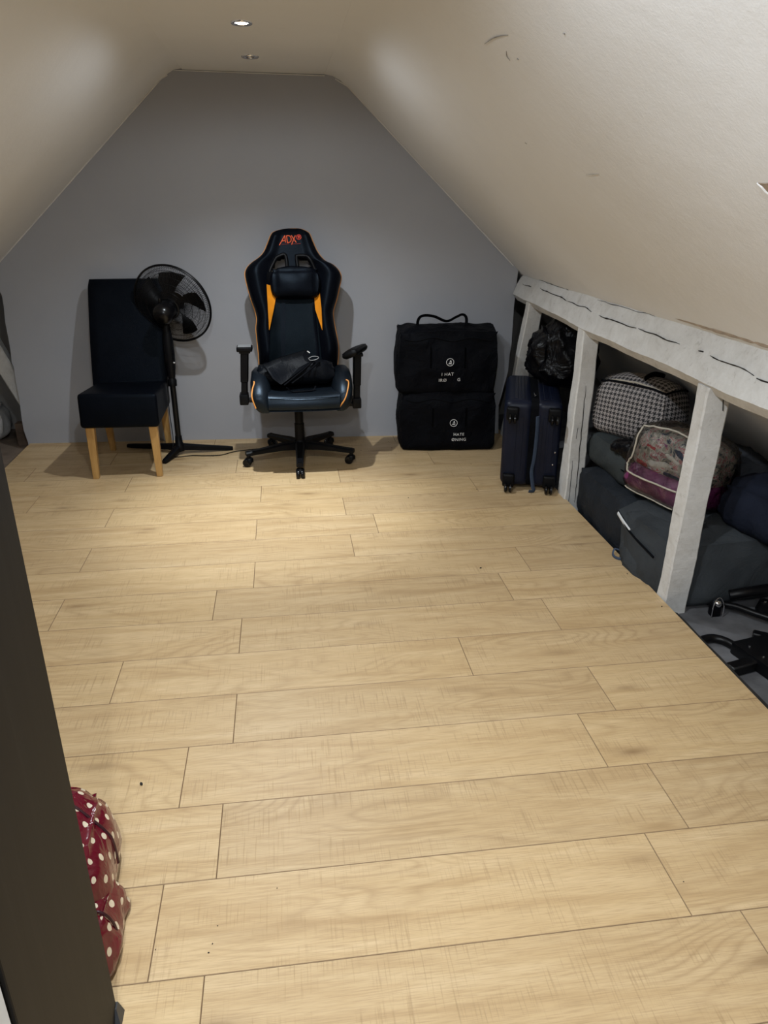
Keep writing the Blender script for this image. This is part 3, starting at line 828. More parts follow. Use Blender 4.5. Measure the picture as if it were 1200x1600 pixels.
# piping along the edge
for S, nm in ((sl, 'l'), (sr, 'r')):
    P = [BP0 + V((a, 0, 0)) + BU * q + BNf * .002 for a, q in S if q > BBOT + .01]
    b = BM(); tube(b, P, .0040, 6); obj('piping', b, 'piping', back, 60)
def patch(poly, mat, name, lift=.003, parent=back, res=.016):
    """fabric panel laid on the front of the backrest"""
    xs = [p[0] for p in poly]; ys = [p[1] for p in poly]
    b = BM(); vs = [b.verts.new((x, q, 0)) for x, q in poly]; b.faces.new(vs)
    for _ in range(14):
        x0 = min(xs) + (max(xs) - min(xs)) * _ / 14
        bmesh.ops.bisect_plane(b, geom=b.verts[:] + b.edges[:] + b.faces[:], plane_co=(x0, 0, 0), plane_no=(1, 0, 0))
    n = max(3, int((max(ys) - min(ys)) / res))
    for k in range(1, n):
        bmesh.ops.bisect_plane(b, geom=b.verts[:] + b.edges[:] + b.faces[:], plane_co=(0, min(ys) + (max(ys) - min(ys)) * k / n, 0), plane_no=(0, 1, 0))
    for v in b.verts: v.co = bpt(v.co.x, v.co.y, lift)
    bmesh.ops.recalc_face_normals(b, faces=b.faces[:])
    r = bmesh.ops.solidify(b, geom=b.faces[:], thickness=.004)
    return obj(name, b, mat, parent, 50)
patch([bpx(*p) for p in [(421, 575), (423, 520), (432, 470), (486, 470), (496, 500), (502, 560), (502, 585), (421, 585)]], 'leather_slate2', 'back_panel', .004)
patch([bpx(*p) for p in [(439, 560), (441, 466), (446, 466), (446, 560)]], 'leather_black', 'panel_stripe', .009)
patch([bpx(*p) for p in [(493, 560), (487, 468), (491, 468), (499, 560)]], 'leather_black', 'panel_stripe', .009)
patch([bpx(*p) for p in [(417, 448), (426, 449), (431, 468), (421, 519)]], 'orange', 'orange_insert', .008)
patch([bpx(*p) for p in [(487, 468), (498, 449), (501.5, 485), (503, 519)]], 'orange', 'orange_insert', .008)
# head pillow
pc = bpx(461.5, 447); pcw = bpt(pc[0], pc[1], .028)
mt = Matrix.Translation(pcw) @ Matrix((( 1, 0, 0), (0, BNf.y, BU.y), (0, BNf.z, BU.z))).to_4x4()
b = BM(); softbox(b, (.262, .075, .168), (18, 8, 14), .034, .020, .004, 9, 5, mt @ Matrix.Translation((0, 0, -.084)))
pil = obj('head_pillow', b, 'leather_black', gch, 60)
for (x0, x1) in ((417, 431), (492, 499)):
    P = [bpt(*bpx(x, 437), .006) for x in (x0, (x0 + x1) / 2, x1)]
    b = BM(); tube(b, P, .02, 8, flat=(.003, .034)); obj('strap', b, 'nylon_seam', pil, 50)
# embroidered lettering and ball emblem
def lpx(zx, zy): return bpx(420 + zx / 12.0, 355 + zy / 12.0)
def stroke(pts, w, mat='logo', name='letter_stroke'):
    P = [lpx(*p) for p in pts]
    if len(P) > 2: P = [(p.x, p.y) for p in smooth_path([(x, y, 0) for x, y in P], 4)]
    b = BM(); tube(b, [bpt(x, y, .0015) for x, y in P], w, 6); return b
def joinstrokes(name, strokes, mat):
    b = BM()
    for pts, w in strokes:
        P = [lpx(*p) for p in pts]
        if len(P) > 2: P = [(p.x, p.y) for p in smooth_path([(x, y, 0) for x, y in P], 4)]
        tube(b, [bpt(x, y, .001) for x, y in P], w, 6)
    return obj(name, b, mat, back)
joinstrokes('letter', [([(200, 368), (300, 186)], .0029), ([(300, 186), (314, 318)], .0029), ([(250, 290), (312, 278)], .003)], 'logo')
joinstrokes('letter', [([(333, 190), (350, 322)], .0029), ([(333, 188), (392, 196), (420, 250), (402, 305), (350, 322)], .0029)], 'logo')
joinstrokes('letter', [([(420, 184), (515, 318)], .0029), ([(496, 186), (426, 356)], .0029)], 'logo')
ball = [([(560 + 42 * math.cos(R(a)), 215 + 45 * math.sin(R(a))) for a in range(0, 361, 40)], .0022), ([(535, 195), (560, 215), (585, 190)], .003), ([(560, 215), (556, 250)], .003), ([(560, 172), (560, 215)], .002)]
joinstrokes('ball_emblem', ball, 'logo_red'); joinstrokes('ball_emblem', [([(548, 222), (560, 205), (575, 228)], .0026), ([(590, 250), (606, 222)], .002)], 'logo')
joinstrokes('tagline', [([(248 + 12 * i, 352 - i), (256 + 12 * i, 351 - i)], .0011) for i in range(11)] + [([(440 + 13 * i, 345 - .8 * i), (449 + 13 * i, 344 - .8 * i)], .0013) for i in range(12)], 'logo_red')
# armrests
def armrest(xp, yp, zb, zt, lean, pad_rz, pad_tilt, pad_len, sg, padmat, flatpad=False):
    base = V((xp, yp, zb)); top = V((xp + lean, yp, zt))
    b = BM(); d = (top - base)
    def ringbox(p, w, dd): return [p + V((x * w, y * dd, 0)) for x, y in ((-1, -1), (1, -1), (1, 1), (-1, 1))]
    hexa(b, ringbox(base + d * .0, .019, .030), ringbox(base + d * .42, .018, .030), .005); a1 = obj('armrest_post', b, 'plastic', gch, 35)
    b = BM(); hexa(b, ringbox(base + d * .38, .022, .033), ringbox(base + d * .97, .023, .034), .006); obj('armrest_sleeve', b, 'plastic', gch, 35)
    b = BM(); box(b, xp - .026, xp + .026, yp - .045, yp + .045, zb - .012, zb + .05, .008); obj('armrest_foot', b, 'plastic', gch, 35)
    b = BM(); x0, x1 = sorted((xp, SCX + sg * .12)); box(b, x0, x1, yp - .03, yp + .03, zb - .0, zb + .018, .003); obj('armrest_bracket', b, 'metal_black', gch, 35)
    mt = T(top.x, top.y, top.z, pad_rz, 0, pad_tilt)
    b = BM()
    if flatpad: box(b, -.045, .045, -pad_len / 2, pad_len / 2, -.012, .016, .008, 3, mt)
    else: softbox(b, (.095, pad_len, .042), (10, 14, 6), .020, .006, 0, 5, 1, mt @ Matrix.Translation((0, -.03, -.014)))
    pad = obj('armrest_pad', b, padmat, gch, 50)
    if flatpad:
        b = BM(); box(b, -.038, .038, -pad_len / 2 + .01, pad_len / 2 - .01, .0155, .0185, .001, 1, mt); obj('pad_top', b, 'grey_pad', pad)
    b = BM(); box(b, top.x - .032, top.x + .032, top.y - .04, top.y + .04, top.z - .022, top.z - .006, .004); obj('pad_plate', b, 'plastic', pad)
armrest(-.256, 4.40, .395, .705, .022, 0, 0, .09, -1, 'plastic', True)
armrest(.408, 4.40, .352, .672, .008, -24, -22, .21, 1, 'plastic')

# backpack lying on the seat
BKP = V((.075, 4.37, .485))
bp = thing('backpack', 'flattened black backpack lying on the gaming chair seat', 'bag', BKP)
b = BM(); softbox(b, (.42, .25, .115), (22, 16, 8), .045, .015, .018, 9, 21, T(BKP.x - .022, BKP.y + .035, BKP.z + .006, 3, -12), ridge=.012)
obj('body', b, 'nylon_pack', bp, 60)
def slab(px, ys, th, mat, name, parent, bev=.004):
    P = [AY(p[0], p[1], y) for p, y in zip(px, ys)]; n = (P[1] - P[0]).cross(P[2] - P[0]).normalized()
    if n.y > 0: n = -n
    b = BM(); prism(b, P, -n * th)
    if bev: bmesh.ops.bevel(b, geom=b.edges[:], offset=bev, segments=2, profile=.5, affect='EDGES')
    return obj(name, b, mat, parent, 40)
fl = slab([(414, 577), (440, 566), (482, 553), (488, 566), (439, 602), (426, 592)], [4.25, 4.26, 4.34, 4.30, 4.205, 4.21], .03, 'nylon_pack', 'flap', bp)
for (q0, q1) in (((444, 602), (492, 562)), ((456, 599), (500, 565))):
    b = BM(); tube(b, smooth_path([AY(q0[0], q0[1], 4.20), AY((q0[0] + q1[0]) / 2 + 1, (q0[1] + q1[1]) / 2, 4.235), AY(q1[0], q1[1], 4.30)], 5), .0045, 6); obj('zip', b, 'nylon_seam', fl, 50)
b = BM(); P = [AY(x, y, 4.18 + .01 * i) for i, (x, y) in enumerate([(448, 606), (456, 612), (468, 616), (482, 615), (490, 609), (493, 603)])]
tube(b, [V((p.x, p.y, max(p.z, .494))) for p in smooth_path(P, 5)], .006, 6, flat=(.009, .003)); obj('shoulder_strap', b, 'nylon_seam', bp, 50)
b = BM(); tube(b, [AY(480, 548.5, 4.30), AY(484, 551.5, 4.30)], .0035, 6); obj('tag', b, 'white_dot', bp)
b = BM(); P = [AY(x, y, 4.275) for x, y in [(482, 560), (488, 557), (495, 557), (498, 559), (493, 562), (485, 563)]]; tube(b, smooth_path(P + P[:1], 4)[:-1], .0022, 6, closed=True); obj('badge', b, 'grey_pad', bp, 50)

# ================================================================== DINING CHAIR
DC = V((-.955, 4.54, 0))
dch = thing('dining_chair', 'high-backed black faux-leather dining chair with honey wood legs', 'chair', DC)
def leg(x, y, zt, dx, dy, w0=.017, w1=.024):
    b = BM(); hexa(b, [(x - w0, y - w0, 0), (x + w0, y - w0, 0), (x + w0, y + w0, 0), (x - w0, y + w0, 0)],
                   [(x + dx - w1, y + dy - w1, zt), (x + dx + w1, y + dy - w1, zt), (x + dx + w1, y + dy + w1, zt), (x + dx - w1, y + dy + w1, zt)], .003)
    return obj('leg', b, 'leg', dch)
leg(-1.128, 4.275, .325, .010, -.005); leg(-.768, 4.270, .325, -.003, -.005); leg(-1.138, 4.812, .32, 0, -.06); leg(-.782, 4.806, .32, 0, -.06)
b = BM()
# seat block: front apron full height, top falling gently to the back
sv = [(-1.162, 4.222, .312), (-.730, 4.214, .308), (-.742, 4.79, .300), (-1.166, 4.79, .300)]
tv = [(-1.158, 4.236, .508), (-.728, 4.226, .500), (-.742, 4.79, .455), (-1.166, 4.79, .455)]
hexa(b, sv, tv, .020, 5); seatd = obj('seat', b, 'leather_dining', dch, 35)
b = BM(); tube(b, [(-.737, 4.222, .335), (-.736, 4.226, .40), (-.735, 4.232, .475)], .0022, 6); obj('seam', b, 'leather_black', seatd)
# backrest: slightly curved and reclined
b = BM(); rings = []
for i in range(17):
    f = i / 16; z = .42 + .632 * f; y = 4.715 + .165 * f + .02 * math.sin(math.pi * f) * -1
    xl = -1.185 + .022 * f + (.006 if f > .97 else 0); xr = -.735 + .022 * f - (.006 if f > .97 else 0); th = .075 - .02 * f
    ring = []
    for u in (0, .03, .12, .3, .5, .7, .88, .97, 1): ring.append(V((xl + (xr - xl) * u, y + (.010 if u in (0, 1) else 0) - .012 * math.sin(math.pi * u) * (1 - f) + (.008 if f > .97 else 0), z)))
    for u in (1, .95, .5, .05, 0): ring.append(V((xl + (xr - xl) * u, y + th - (.010 if u in (0, 1) else 0) - (.006 if f > .97 else 0), z)))
    rings.append([b.verts.new(p) for p in ring])
for A, B in zip(rings[:-1], rings[1:]):
    for k in range(len(A)): b.faces.new([A[k], A[(k + 1) % len(A)], B[(k + 1) % len(A)], B[k]])
b.faces.new(list(reversed(rings[0]))); b.faces.new(rings[-1]); bmesh.ops.recalc_face_normals(b, faces=b.faces[:])
bd = obj('backrest', b, 'leather_dining', dch, 50)

# ================================================================== FAN
FN = V((-.70, 4.675, 0))
fan = thing('pedestal_fan', 'black pedestal fan with round wire grille beside the dining chair', 'fan', FN)
tips = [G(256, 722, .012), G(364, 700, .012), V((-1.055, 4.86, .012))]
for tp in tips:
    b = BM(); h = FN + V((0, 0, .05)); d = (tp - h)
    s = V((-d.y, d.x, 0)).normalized()
    rings = []
    for f, w, hh in ((.0, .020, .022), (.3, .019, .017), (.9, .016, .012), (1.0, .012, .010)):
        c = h + V((d.x * f, d.y * f, d.z * f)); rings.append([b.verts.new(c + s * x * w + V((0, 0, z * hh))) for x, z in ((-1, -1), (1, -1), (1, .6), (.5, 1), (-.5, 1), (-1, .6))])
    for A, B in zip(rings[:-1], rings[1:]):
        for k in range(6): b.faces.new([A[k], A[(k + 1) % 6], B[(k + 1) % 6], B[k]])
    b.faces.new(list(reversed(rings[0]))); b.faces.new(rings[-1]); bmesh.ops.recalc_face_normals(b, faces=b.faces[:])
    lg = obj('base_leg', b, 'plastic', fan, 40)
b = BM(); lathe(b, [(0, .022), (.032, .022), (.034, .06), (.024, .075), (.020, .12), (0, .12)], FN, seg=18); obj('base_hub', b, 'plastic', fan, 40)
b = BM(); lathe(b, [(0, .1), (.0175, .1), (.0175, .44), (.0165, .46), (0, .46)], FN, seg=16); obj('pole', b, 'metal_black', fan, 40)
b = BM(); lathe(b, [(0, .44), (.026, .44), (.027, .475), (.020, .485), (.020, .50), (0, .50)], FN, seg=16); obj('pole_collar', b, 'plastic', fan, 40)
b = BM(); lathe(b, [(0, .49), (.021, .49), (.030, .56), (.033, .64), (.031, .72), (.022, .80), (.018, .84), (0, .84)], FN, seg=18); cb = obj('control_column', b, 'plastic', fan, 50)
for i, z in enumerate((.585, .61, .64)):
    b = BM(); lathe(b, [(0, .036), (.004, .036), (.005, .03), (.005, .02)], FN + V((0, 0, z)), (.8, -.6, 0), 8); obj('button', b, 'white_dot' if i == 0 else 'plastic', cb)
AXF = V((.32, .90, .29)).normalized()
MC = V((-.695, 4.64, .885))
b = BM(); lathe(b, [(0, -.075), (.030, -.074), (.052, -.060), (.062, -.03), (.064, .02), (.056, .05), (.03, .062), (0, .062)], MC, AXF, 22); mo = obj('motor_housing', b, 'plastic_gloss', fan, 50)
b = BM(); lathe(b, [(0, .0), (.010, .0), (.012, .012), (.008, .028), (0, .03)], MC + V((-.02, 0, .055)), (0, -.2, 1), 10); obj('oscillation_knob', b, 'plastic_gloss', mo, 50)
b = BM(); hexa(b, [(FN.x - .02, FN.y - .03, .81), (FN.x + .02, FN.y - .03, .81), (FN.x + .02, FN.y + .02, .81), (FN.x - .02, FN.y + .02, .81)], [(MC.x - .025, MC.y - .03, .86), (MC.x + .025, MC.y - .03, .86), (MC.x + .025, MC.y + .03, .86), (MC.x - .025, MC.y + .03, .86)], .006); nk = obj('tilt_neck', b, 'plastic', fan, 40)
b = BM(); lathe(b, [(0, 0), (.006, 0), (.007, .004), (0, .006)], V((FN.x + .004, FN.y - .031, .832)), (0, -1, 0), 10); obj('tilt_screw', b, 'chrome', nk, 40)
GCt = MC + AXF * .115                       # middle of the cage
GR = .238
ga = AXF.orthogonal().normalized(); gb = AXF.cross(ga)
def cage(sign, n, name):
    b = BM()
    for k in range(n):
        a = 2 * math.pi * k / n; d = ga * math.cos(a) + gb * math.sin(a); P = []
        for r in (.055, .10, .15, .19, .215, GR): P.append(GCt + d * r + AXF * sign * (.055 * (1 - (r / GR) ** 3) + .006))
        tube(b, P, .0011, 4, cap=False)
    for r in (.055, .10, .145, .185, .215):
        tube(b, [GCt + (ga * math.cos(R(a)) + gb * math.sin(R(a))) * r + AXF * sign * (.055 * (1 - (r / GR) ** 3) + .006) for a in range(0, 360, 6)], .0013, 4, closed=True)
    tube(b, [GCt + (ga * math.cos(R(a)) + gb * math.sin(R(a))) * GR + AXF * sign * .007 for a in range(0, 360, 5)], .0038, 6, closed=True)
    if sign > 0: lathe(b, [(0, .064), (.035, .063), (.05, .058), (.055, .05)], GCt, AXF, 20)
    else: lathe(b, [(.062, -.062), (.07, -.058), (.06, -.05)], GCt, AXF, 20)
    o = obj(name, b, 'metal_black', fan, 50); return o
cage(-1, 130, 'rear_grille'); cage(1, 130, 'front_grille')
b = BM()
tube(b, [GCt + (ga * math.cos(R(a)) + gb * math.sin(R(a))) * (GR + .003) for a in range(0, 360, 5)], .005, 6, closed=True, flat=None); obj('rim_band', b, 'plastic', fan, 50)
b = BM(); lathe(b, [(0, -.03), (.036, -.03), (.040, -.01), (.036, .022), (.02, .034), (0, .036)], GCt, AXF, 18); hb = obj('blade_hub', b, 'plastic', fan, 50)
for k in range(5):
    a0 = 2 * math.pi * k / 5 + .35; b = BM(); rows_ = []
    for i in range(8):
        r = .03 + .172 * i / 7; wd = .30 + .42 * smoothstep(.03, .17, r) * .8
        row = []
        for j in range(7):
            u = j / 6 - .5; a = a0 + .30 * (i / 7) ** 1.3 + u * wd * (2.2 if i < 2 else 1.55 - .06 * i)
            row.append(b.verts.new(GCt + (ga * math.cos(a) + gb * math.sin(a)) * r + AXF * (u * .050)))
        rows_.append(row)
    for A, B in zip(rows_[:-1], rows_[1:]):
        for j in range(6): b.faces.new([A[j], A[j + 1], B[j + 1], B[j]])
    bmesh.ops.recalc_face_normals(b, faces=b.faces[:]); bmesh.ops.solidify(b, geom=b.faces[:], thickness=.002)
    obj('blade', b, 'plastic', fan, 60)
# lead: from the column down the pole and over the floor
P = smooth_path([(-.727, 4.665, .50), (-.735, 4.655, .30), (-.728, 4.64, .12), (-.735, 4.60, .02), (-.70, 4.60, .004), (-.62, 4.617, .004), (-.54, 4.604, .004), (-.44, 4.604, .004), (-.365, 4.66, .004), (-.27, 4.69, .004), (-.15, 4.72, .004), (-.10, 4.76, .004)], 8)
b = BM(); tube(b, P, .0028, 6); obj('power_lead', b, 'plastic', fan, 60)

# ================================================================== STACKED CANVAS BAGS WITH PRINT
def text_on(ob, txt, size, centre, parent, right, up, nrm, mat='print', name='lettering', space=1.12):
    cu = bpy.data.curves.new('t', 'FONT'); cu.body = txt; cu.size = size; cu.align_x = 'CENTER'; cu.align_y = 'CENTER'; cu.space_character = space
    to = bpy.data.objects.new('t', cu); COL.objects.link(to)
    dg = bpy.context.evaluated_depsgraph_get(); me = bpy.data.meshes.new_from_object(to.evaluated_get(dg))
    b = BM(); b.from_mesh(me); bpy.data.objects.remove(to); bpy.data.meshes.remove(me)
    bmesh.ops.triangulate(b, faces=b.faces[:])
    bv = BVHTree.FromObject(ob, dg); mw = ob.matrix_world; off = ORG[ob.name]
    for v in b.verts:
        p = V(centre) + V(right) * v.co.x + V(up) * v.co.y
        h = bv.ray_cast(p - off + V(nrm) * .2, -V(nrm))
        v.co = (h[0] + off if h[0] is not None else p) + V(nrm) * .0035
    return obj(name, b, mat, parent)
def stack_bag(name, label, cx, cy, z0, w, d, h, rz, seed, text, logo_off, handle):
    t = thing(name, label, 'bag', (cx, cy, z0), 'stacked black ironing bags')
    b = BM(); softbox(b, (w, d, h), (30, 16, 24), .030, .022, .013, 5.5, seed, T(cx, cy, z0, rz), ridge=.010)
    body = obj('body', b, 'nylon_black', t, 60)
    bpy.context.view_layer.update()
    rt = V((math.cos(R(rz)), math.sin(R(rz)), 0)); nr = V((rt.y, -rt.x, 0)); up = V((0, 0, 1))
    fc = V((cx, cy, z0)) + nr * d / 2
    # top seam piping and vertical straps
    bv_ = BVHTree.FromObject(body, bpy.context.evaluated_depsgraph_get())
    def hit(x, z, l=.004):
        p = fc + rt * x + up * z; q = bv_.ray_cast(p + nr * .2 - V((cx, cy, z0)), -nr)
        return (q[0] + V((cx, cy, z0)) if q[0] is not None else p) + nr * l
    b = BM(); tube(b, [hit(-w / 2 + .03 + (w - .06) * i / 24, h - .040 - .010 * math.sin(i * .6), .001) for i in range(25)], .005, 6); obj('seam', b, 'nylon_seam', body, 50)
    for sx in (-.105, .105):
        b = BM(); tube(b, [hit(sx + logo_off * .3, h * .45 + (h * .32) * i / 14, .0) for i in range(15)], .01, 6, flat=(.017, .002)); obj('strap', b, 'nylon_seam', body, 50)
    for ln, (dx, dz, size) in text:
        text_on(body, ln, size, fc + rt * (logo_off + dx) + up * dz, body, rt, up, nr)
    # round iron emblem
    lz = text[0][1][1] + .075
    b = BM(); tube(b, [hit(logo_off + .0225 * math.cos(R(a)), lz + .0225 * math.sin(R(a)), .002) for a in range(0, 360, 12)], .0016, 6, closed=True)
    obj('emblem_ring', b, 'print', body)
    b = BM(); ic = [(-.011, -.009), (.009, -.011), (.007, .002), (.004, .012), (.001, .011), (.002, .003), (-.004, .001)]
    tube(b, [hit(logo_off + x, lz + y, .002) for x, y in ic], .0018, 5); tube(b, [hit(logo_off + x, lz + y, .002) for x, y in ((-.006, -.005), (.005, -.006))], .0022, 5); obj('iron_emblem', b, 'print', body)
    if handle:
        b = BM(); cp = V((cx, cy, z0 + h)); P = [cp + rt * x + up * z for x, z in handle]
        tube(b, smooth_path(P, 6), .01, 8, flat=(.016, .005)); obj('handle', b, 'nylon_seam', t, 50)
    b = BM(); cp = fc + up * .03; 
    return t
SBx, SBy, SBr = 1.02, 4.665, -6
stack_bag('ironing_bag', 'square black bag printed HATE ØNING under another black bag, on the floor', SBx - .004, SBy, 0, .585, .29, .375, SBr, 3,
          [('HATE', (.035, .115, .026)), ('ØNING', (.037, .080, .026))], .035, None)
stack_bag('ironing_bag', 'black bag printed I HAT with a loop handle, stacked on the lower bag', SBx - .018, SBy, .368, .590, .29, .385, SBr, 7,
          [('I HAT', (-.013, .135, .028)), ('IRØ', (-.042, .096, .028)), ('G', (.058, .100, .027))], .012,
          [(-.175, -.03), (-.178, .045), (-.15, .078), (-.08, .075), (0, .045), (.06, .07), (.10, .085), (.125, .06), (.122, -.02)])

# ================================================================== SUITCASE
SC = V((1.29, 4.12, 0))
case = thing('suitcase', 'navy hard-shell suitcase lying on its side edge with its wheels facing out', 'suitcase', SC)
def shell(x0, x1, nm):
    b = BM(); box(b, x0, x1, 3.785, 4.46, .022, .505, .045, 5); return obj(nm, b, 'navy_shell', case, 40)
s1 = shell(1.138, 1.297, 'shell_half'); s2 = shell(1.305, 1.448, 'shell_half')
for sh_, xs in ((s1, (1.175, 1.20, 1.235, 1.26)), (s2, (1.335, 1.36, 1.395, 1.42))):
    for x in xs[1:3]:
        b = BM(); box(b, x - .012, x + .012, 3.7835, 3.79, .11, .42, .002, 1); obj('rib', b, 'navy_shell', sh_)
        b = BM(); box(b, x - .012, x + .012, 3.84, 4.40, .50, .5075, .003, 1); obj('rib', b, 'navy_shell', sh_)
b = BM(); box(b, 1.292, 1.310, 3.79, 4.45, .028, .50, .04, 4); obj('zip_band', b, 'nylon_seam', case, 40)
for (x, z) in ((1.185, .062), (1.405, .062), (1.185, .44), (1.405, .44)):
    b = BM(); box(b, x - .033, x + .033, 3.757, 3.80, z - .036, z + .036, .012, 3); wh = obj('wheel_housing', b, 'plastic', case, 40)
    for sg in (-1, 1):
        b = BM(); zc = z - .034 if z < .2 else z - .02
        lathe(b, [(0, -.008), (.020, -.008), (.0265, -.004), (.0265, .004), (.020, .008), (0, .008)], V((x + sg * .013, 3.742, max(zc, .0275))), (1, 0, 0), 20); obj('wheel', b, 'plastic_gloss', wh, 40)
for p in ((1.425, .23), (1.418, .16)):
    b = BM(); lathe(b, [(0, .004), (.004, .003), (.005, 0)], V((p[0], 3.786, p[1])), (0, -1, 0), 10); obj('rivet', b, 'chrome', case)
b = BM(); tube(b, smooth_path([(1.318, 3.775, .43), (1.320, 3.772, .33), (1.316, 3.770, .20), (1.308, 3.768, .12), (1.318, 3.762, .05), (1.325, 3.755, .012), (1.300, 3.75, .010)], 6), .01, 8, flat=(.014, .003)); obj('luggage_strap', b, 'navy_strap', case, 50)
b = BM(); tube(b, [(1.297, 3.95, .512), (1.30, 3.90, .512)], .006, 8); obj('zip_pull', b, 'chrome', case, 50)

# the case stands turned, its wheels towards the middle of the room
_a = R(-17); _p = V((1.138, 3.785, 0)); _d = SC - _p
case.rotation_euler = (0, 0, _a)
case.location = V((1.148, 3.80, 0)) + Matrix.Rotation(_a, 3, 'Z') @ _d

# ================================================================== THINGS UNDER THE EAVES
def sack(name, label, cat, size, mtx, mat, seed, n=(18, 18, 14), r=.05, puff=.03, wr=.02, wsc=6, ridge=.01, taper=0, sag=0, org=None, group=None):
    b = BM(); softbox(b, size, n, r, puff, wr, wsc, seed, mtx, taper, sag, ridge)
    o = obj(name, b, mat, None, 60, org=mtx.translation); return tag(o, label, cat, group)
# bin bag behind and above the suitcase
sack('bin_bag', 'shiny black bin bag slumped on the navy suitcase between two timber posts', 'bag', (.34, .44, .34), T(1.60, 4.20, .497, -12), 'binbag', 41, (26, 28, 22), .13, .02, .03, 8, .03, .18)
# bags on the right
bgA = sack('storage_bag', 'charcoal fabric storage bag on the eaves floor at the bottom of the pile', 'bag', (.54, .60, .275), T(1.775, 3.262, -.07, 0), 'charcoal_bag', 51, (18, 20, 12), .05, .018, .012, 6, .012)
bgB = sack('storage_bag', 'dark grey fabric storage bag under the houndstooth bag', 'bag', (.44, .50, .165), T(1.80, 3.39, .205, 2), 'greygreen_bag', 57, (16, 20, 8), .045, .018, .010, 6, .008)
b = BM(); tube(b, smooth_path([(1.572, 3.17, .30), (1.568, 3.35, .303), (1.574, 3.6, .30)], 6), .004, 6); obj('piping', b, 'nylon_black', bgB, 50)
# plastic wrap under the houndstooth bag
# houndstooth bag
HM = T(1.765, 3.50, .372, 30, 0, 4)
b = BM(); softbox(b, (.24, .41, .30), (14, 24, 16), .05, .020, .008, 5, 61, HM, .06, .03, .006)
hs = obj('houndstooth_bag', b, 'hounds', None, 60, org=HM.translation); tag(hs, 'black and white houndstooth laundry bag on top of the dark grey storage bag', 'bag')
def hp(x, y, z): return HM @ V((x, y, z))
bpy.context.view_layer.update(); bvh = BVHTree.FromObject(hs, bpy.context.evaluated_depsgraph_get())
def hug(bv, org, pts, lift=.003, n=6):
    out = []
    for p in smooth_path(pts, n):
        h = bv.find_nearest(p - org); out.append(h[0] + org + h[1] * lift if h[0] is not None else p)
    return out
HO = HM.translation.copy()
b = BM(); tube(b, hug(bvh, HO, [hp(-.125, y, .278) for y in (-.19, -.1, 0, .1, .19)]), .006, 8); obj('zip_edge', b, 'nylon_black', hs, 50)
b = BM(); tube(b, hug(bvh, HO, [hp(-.112, y, .292) for y in (-.18, -.1, 0, .1, .18)]), .0042, 8); obj('piping', b, 'tape', hs, 50)
b = BM(); tube(b, hug(bvh, HO, [hp(-.11, -.20, .27), hp(-.02, -.215, .275), hp(.08, -.21, .27)]), .006, 8); obj('zip_edge', b, 'nylon_black', hs, 50)
b = BM(); tube(b, hug(bvh, HO, [hp(-.09, -.05, .31), hp(0, -.05, .32), hp(.08, -.05, .31)]), .01, 8, flat=(.003, .022)); obj('handle', b, 'nylon_black', hs, 50)
# grey folded bedding behind
sack('bedding_roll', 'dark grey folded bedding behind the clear bag', 'bedding', (.17, .36, .24), T(2.01, 2.985, .205, 6), 'bedding', 71, (12, 16, 12), .08, .02, .015, 7, .012)
# big grey storage bag at the timber post
EM = T(1.83, 2.735, -.07, 5)
bgE = sack('storage_bag', 'large slate grey storage bag with an open white zip beside the timber post', 'bag', (.70, .40, .29), EM, 'grey_bag', 81, (24, 18, 14), .05, .022, .012, 4.5, .012)
def ep(x, y, z): return EM @ V((x, y, z))
# half-open lid corner with white zip tape
b = BM()
lid = [(1.455, 2.955, .205), (1.452, 2.80, .175), (1.462, 2.60, .150), (1.56, 2.60, .225), (1.70, 2.66, .255), (1.70, 2.93, .262), (1.55, 2.97, .240)]
b = BM(); vs = [b.verts.new(p) for p in lid]; cv_ = b.verts.new((1.575, 2.79, .246))
for i in range(len(vs)): b.faces.new([vs[i], vs[(i + 1) % len(vs)], cv_])
bmesh.ops.subdivide_edges(b, edges=b.edges[:], cuts=3, use_grid_fill=True, smooth=.4)
bmesh.ops.recalc_face_normals(b, faces=b.faces[:]); bmesh.ops.solidify(b, geom=b.faces[:], thickness=.008)
lidp = obj('lid_flap', b, 'grey_bag', bgE, 60)
b = BM(); tube(b, smooth_path([(1.450, 2.945, .193), (1.447, 2.88, .180), (1.448, 2.81, .166)], 6), .006, 8, flat=(.004, .010)); obj('white_zip_tape', b, 'white_zip', lidp, 50)
b = BM(); tube(b, smooth_path([(1.452, 2.955, .198), (1.446, 2.80, .163), (1.458, 2.60, .140)], 8), .0045, 8); obj('zip', b, 'nylon_black', lidp, 50)
b = BM(); tube(b, smooth_path([(1.462, 2.895, .03), (1.437, 2.905, .035), (1.425, 2.89, .012), (1.44, 2.86, .006), (1.465, 2.85, .02)], 6), .005, 8, flat=(.007, .002)); obj('webbing_loop', b, 'navy_strap', bgE, 50)
# lower front bulge resting over the floor edge
b = BM(); softbox(b, (.13, .33, .20), (10, 16, 10), .05, .02, .014, 8, 85, T(1.530, 2.735, -.06, 3), .1, 0, .012); obj('bag_front', b, 'grey_bag', bgE, 60)
